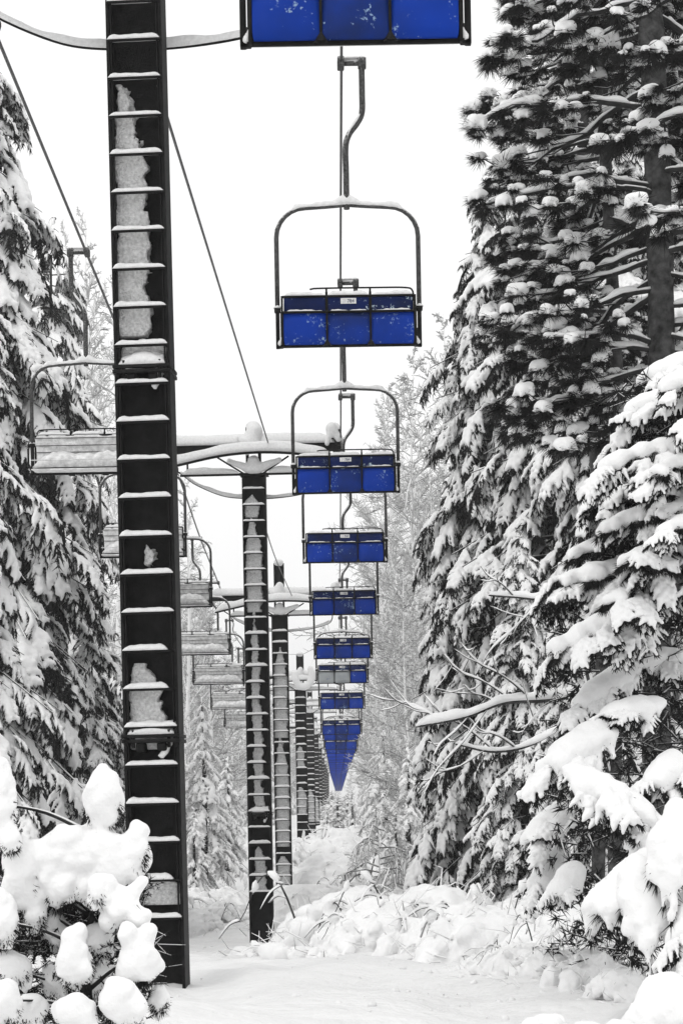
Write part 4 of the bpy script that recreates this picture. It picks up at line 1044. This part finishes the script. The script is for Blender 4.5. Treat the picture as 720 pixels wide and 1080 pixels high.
for gi, g in enumerate(groups):
    caps = []
    for k in g:
        cx, cy, rx, ry, lean, dz, _ = PIL[k]; rx *= .93; ry *= .93
        if ry >= rx:
            h = ry - rx * .9; dx = math.tan(lean) * h if abs(lean) < 1 else h * lean
            a = P(cx + dx, cy - h, Df + dz); b = P(cx - dx, cy + h, Df + dz)
            caps.append((a, b, rx * px_ * (.5 if ry > rx * 1.35 else .7), rx * px_ * .8)); mid = a * .25 + b * .75 + np.array((r.uniform(-.2, .2) * rx * px_, -.03, 0)); caps.append((mid, mid + (.01, 0, .01), rx * px_ * .75, rx * px_ * .7))
        else:
            h = rx - ry * .9; a = P(cx - h, cy + lean * h, Df + dz); b = P(cx + h, cy - lean * h, Df + dz)
            caps.append((a, b, ry * px_ * .8, ry * px_ * .8))
        rr = min(rx, ry) * px_
        for q in range(int(14 + rx * ry / 60)):
            th = r.uniform(0, 2 * PI); u = math.sqrt(r.random()) * .8; cx2 = cx + (math.tan(lean) if abs(lean) < 1 else lean) * (-(u * math.sin(th)) * ry) * (1 if ry >= rx else 0) + u * math.cos(th) * rx * (.62 + .38 * (.5 - .5 * math.sin(th)) if ry > rx * 1.2 else 1)
            c_ = P(cx2, cy - u * math.sin(th) * ry, Df + dz - r.uniform(-.3, .75) * rr); q_ = rr * r.uniform(.22, .46); caps.append((c_, c_ + r.normal(size=3) * q_ * .5 - (0, 0, q_ * .3), q_, q_ * .8))
        # ragged drips along the lower rim
        nd = 16 if rx > 25 else (10 if rx > 12 else 5)
        for q in range(nd):
            u = -1 + 2 * (q + .5) / nd + r.uniform(-.12, .12); x = cx + u * rx * .85; y = cy + ry * .55 * math.sqrt(max(0, 1 - u * u))
            aa = P(x, y, Df + dz + r.uniform(-.02, .03)); bb = P(x + u * 4 + r.uniform(-3, 3), y + r.uniform(7, 20), Df + dz + r.uniform(-.04, .05)); caps.append((aa, bb, r.uniform(.012, .022), .006))
    V, Fq = blobs(caps, .0068, k=.0095, nz=.0062, nscale=24, seed=gi % 9, flat=1.0); PM.append((V - off, Fq))
    for k in g:
        cx, cy, rx, ry, lean, dz, _ = PIL[k]; n = int(420 + rx * ry * 1.0)
        u = r.uniform(-1, 1, n); vv = r.uniform(.15, .95, n); x = cx + u * rx * .9; y = cy + vv * ry * np.sqrt(1 - u * u * .8) + r.uniform(-2, 7, n)
        p0 = np.array([P(a, b, Df + dz + c) for a, b, c in zip(x, y, r.uniform(-.04, .09, n))]) - off
        nb.add(*blades(p0, np.stack([u * .8, r.normal(size=n) * .4 - .3, -np.ones(n)], 1), .030, .0055, .35, r))
        # twig from the stem to the pillow
        c = P(cx, cy + ry * .2, Df + dz + .03); st = P(95, min(cy + 40, 1070), Df + .08); tb.tube(smooth_line([st - off, (st + c) / 2 - off + (0, .03, .02), c - off], 10), np.linspace(.012, .005, len(smooth_line([st, c, c], 10))), 5)
# dark inner sprays
n = 900; c = np.array([P(x, y, Df + d) for x, y, d in zip(r.uniform(-10, 158, n), r.uniform(925, 1085, n), r.uniform(.03, .3, n))]) - off
e = c + r.normal(size=c.shape) * (.05, .05, .03); tb.add(*prisms(c, e, .004, .002, 4))
i = r.integers(0, n, n * 22); t = r.uniform(0, 1, (len(i), 1)); dd = (e - c)[i]; dd /= np.linalg.norm(dd, axis=1)[:, None]
nb.add(*blades(c[i] * (1 - t) + e[i] * t, dd * .6 + r.normal(size=(len(i), 3)) * .5, .026, .005, .1, r))
yf = empty('young_fir', off, 0, 'young fir in the left foreground buried under thick rounded pillows of snow', 'tree', 'near firs weighed down by snow')
tb.mk('trunk', M['limb'], yf); c_ = nb.mk('crown', M['needle'], yf, smooth=False)
for V, Fq in PM: mk('snow_pillow', V, Fq, M['snow'], c_)
print('young fir', time.time() - T0)

# ------------------------------------------------------------------ snow-buried bushes
def bush(name, seed, w, h, nst=2, ntw=6):
    """arched stems bent under snow, with lumps between them"""
    r = np.random.default_rng(seed); root = empty(name); caps = []; tb, s = B(), B()
    for i in range(60):
        x, y = r.normal() * .26 * w, r.normal() * .2 * w; z = h * (.05 + .75 * r.random()) * max(0, 1 - (2.1 * math.hypot(x, y) / w) ** 2); q = .06 + .13 * r.random() ** 1.5
        caps.append(((x, y, z), (x + r.normal() * .16, y + r.normal() * .15, z - r.uniform(0, .25)), q, q * .8))
    caps.append(((-.2 * w, 0, .1), (.2 * w, 0, .1), h * .5, h * .5)); caps.append(((-.12 * w, .1, .35 * h), (.14 * w, 0, .42 * h), h * .38, h * .34))
    for i in range(14):
        a = r.uniform(0, 6.28); q = r.uniform(.12, .24) * h; t = r.uniform(.12, .36) * w; c0 = np.array((math.cos(a) * t, math.sin(a) * t, h * (.85 - 1.6 * t / w) * r.uniform(.6, 1.1)))
        caps.append((c0, c0 + (math.cos(a) * .2, math.sin(a) * .2, -r.uniform(.1, .35)), q, q * .55))
    for i in range(nst):
        a = r.uniform(0, 2 * PI); L = w * r.uniform(.22, .42); t = np.linspace(0, 1, 12); b0 = r.normal(size=2) * w * .14
        hh = h * r.uniform(.55, .95); zz = hh * np.sin(np.clip(t * 1.25, 0, 1.2) * PI * .72) - .0
        pts = np.stack([b0[0] + np.cos(a) * L * t, b0[1] + np.sin(a) * L * t, zz], 1); tb.tube(pts, np.linspace(.018, .006, 12), 5)
        f = r.uniform(.03, .055)
        for k in range(3, 11):
            if r.random() < .25: caps.append((pts[k] + (0, 0, f * .7), pts[k + 1] + (0, 0, f * .7), f, f * .85))
        for k in range(ntw // nst):
            j = r.integers(3, 12); q = pts[j]; d = np.array((math.cos(a + r.normal() * .9), math.sin(a + r.normal() * .9), r.uniform(-.7, .3))); l = r.uniform(.2, .5)
            pp = smooth_line([q, q + d * l * .5, q + d * l + (0, 0, -.12)], 8); tb.tube(pp, np.linspace(.009, .004, len(pp)), 4); s.snow(pp + (0, 0, .004), .022, .035, 0, k, .3)
    # the fine rimed twigs that stick out of the mound everywhere
    n = 80; x, y = r.normal(size=n) * .26 * w, r.normal(size=n) * .24 * w; z = h * r.uniform(.0, .85, n) * np.clip(1 - (2 * np.hypot(x, y) / w) ** 2, .05, 1)
    q0 = np.stack([x, y, z], 1); d0 = r.normal(size=(n, 3)) * (1, 1, .6) + q0 * (.8, .8, .0) + (0, 0, .35); d0 /= np.linalg.norm(d0, axis=1)[:, None]; l = r.uniform(.12, .34, (n, 1))
    q1 = q0 + d0 * l; q2 = q1 + (d0 + r.normal(size=(n, 3)) * .4 - (0, 0, .7)) * l * .6; q3 = q1 + (d0 + r.normal(size=(n, 3)) * .7) * l * .5
    tw_ = B(); tw_.add(*prisms(q0, q1, .013, .009, 5)); tw_.add(*prisms(q1, q2, .009, .004, 4)); tw_.add(*prisms(q1, q3, .008, .004, 4)); tw_.mk('rimed_sprays', M['white_twig'], root, smooth=False)
    V, Fq = blobs(caps, .040, k=.022, nz=.045, nscale=13, seed=seed % 9); s.add(V, Fq)
    tb.mk('stem_tangle', M['bark'], root); s.mk('snow_clumps', M['snow'], root)
    return register(root)
bu = [bush('snowy_bush', 61, 2.2, 1.0), bush('snowy_bush', 62, 2.6, 1.2), bush('snowy_bush', 63, 1.8, .8), bush('snowy_bush', 64, 2.4, .9)]
bl = [(350, 955, 43, .95), (385, 965, 41, 1.0), (430, 968, 39, .9), (362, 985, 37, .8), (410, 990, 36, .8), (465, 985, 37, .85), (505, 990, 35, .9), (545, 985, 36, 1.0), (590, 985, 35, 1.0), (620, 1000, 32, .9),
      (535, 1005, 32, .8), (580, 1012, 31, .85), (612, 1022, 28.5, .8), (560, 1020, 29.5, .55), (500, 1004, 34, .7), (650, 1030, 26, .8), (470, 1002, 35, .6), (330, 930, 55, 1.1), (365, 925, 58, 1.2), (410, 930, 55, 1.2), (450, 945, 50, 1.0), (345, 905, 75, 1.4), (380, 900, 80, 1.4), (420, 905, 74, 1.3), (338, 985, 42, .75),
      (205, 965, 57, .6), (236, 960, 60, .6), (200, 955, 64, .8), (232, 945, 68, .8), (302, 960, 66, .8), (180, 950, 60, 1.0), (330, 885, 95, 1.5), (365, 880, 100, 1.6)]
bl = [(a, b, c, d * (1.25 if c < 45 else 1.1)) for a, b, c, d in bl] + [(520, 1018, 29, .9), (590, 1030, 27, .9), (630, 1042, 24.5, .75), (450, 1000, 34, .8), (400, 1000, 35, .7), (360, 1004, 36, .7), (590, 1040, 20.2, .40), (622, 1045, 19.4, .42), (548, 1035, 20.8, .32), (655, 1050, 18.8, .42), (505, 1030, 21.4, .26), (570, 1030, 22.5, .45), (612, 1030, 23, .5)]
blab = ['rounded snow-buried bush left end of the heap beside the middle pylon', 'snow-buried bush in the middle of the heap right of the middle pylon', 'snow-buried bush with an arched stem in the middle of the heap',
        'low snow-buried bush at the front left of the heap', 'low snow-buried bush at the front centre of the heap']
for k, (px, yb, D, sc) in enumerate(bl):
    pr = bu[k % 4]; o = pr if pr.name not in used else again(pr); used.add(pr.name)
    b = P(px, yb, D); g = float(ground_z(b[0], D)); o.location = (b[0], D, max(g - .05, b[2] - .2 if b[2] < g + .4 else g)); o.rotation_euler = (0, 0, k * 1.7); o.scale = (sc, sc, sc)
    pos = 'left of the middle pylon' if px < 250 else ('right under the right-hand spruces' if px > 480 else ('behind the main heap, under the blue stack' if D > 54 else 'in the heap right of the middle pylon'))
    tag(o, (['lumpy', 'wide', 'low', 'arched'][k % 4]) + ' snow-buried bush %s' % pos, 'bush', 'snow-buried bushes along the clearing')
# arching rimed saplings above the heap
fS = register(frost_tree('bent_sapling', 3.4, 35, 2.0, 30, 9, 6, up=.9, r0=.03, start=.15, tw=.016, droop=1.3))
for k, (px, D, top, lab, wd) in enumerate([(405, 60, 856, 'bent rimed sapling arching over the snow heap', 1.2), (432, 57, 888, 'bent rimed sapling against the dark spruce foot', 1.1),
        (447, 64, 860, 'rimed sapling behind the spruce foot', 1.0)]):
    put(fS, 3.4, px, D, top, lab, 'bent rimed saplings', rz=k * 1.1, wide=wd)
# near mounds along the bottom right edge
r = np.random.default_rng(9)
def mound(px, py, D, w, h, sd, lab):
    r = np.random.default_rng(sd); c = P(px, py, D); caps = []
    for i in range(26): x = r.uniform(-.5, .5) * w; q = h * r.uniform(.14, .42); caps.append(((x, r.uniform(-.2, .2), h * .55 * (1 - (2 * x / w) ** 2) * r.uniform(.5, 1.1)), (x + .1, 0, -.3), q, q * 1.1))
    g = float(ground_z(c[0], D)); root = empty('snowy_bush', (c[0], D, c[2] - h * .6), 0, lab, 'bush', 'near snow-buried bushes')
    V, Fq = blobs(caps, .018, k=.015, nz=.018, nscale=18, seed=sd % 9); b = B(); b.add(V, Fq); b.mk('snow_clumps', M['snow'], root)
    return root
mound(578, 1078, 15.5, .42, .24, 71, 'small lumpy snow mound at the bottom edge left of the near fir')
mound(640, 1085, 15, .55, .24, 72, 'flat snow-covered bush at the bottom edge under the near fir')
mound(712, 1055, 15, .5, .45, 73, 'rounded snow mound in the bottom right corner')

# ------------------------------------------------------------------ falling-snow haze
hb = B(); hb.box(-80, 80, -12, 780, -4.5, 40)
hz = hb.mk('haze', bpy.data.materials.new('haze'), None, smooth=False); hm = hz.data.materials[0]; hm.use_nodes = True; hn = hm.node_tree; hn.nodes.clear()
ou = hn.nodes.new('ShaderNodeOutputMaterial'); pv = hn.nodes.new('ShaderNodeVolumePrincipled'); pv.inputs['Color'].default_value = (.93, .93, .93, 1); pv.inputs['Density'].default_value = .0007; pv.inputs['Anisotropy'].default_value = .2
hn.links.new(pv.outputs[0], ou.inputs['Volume']); tag(hz, 'thin pale snow haze filling the air of the forest', kind='stuff')
print('done', time.time() - T0, len(COL.objects))
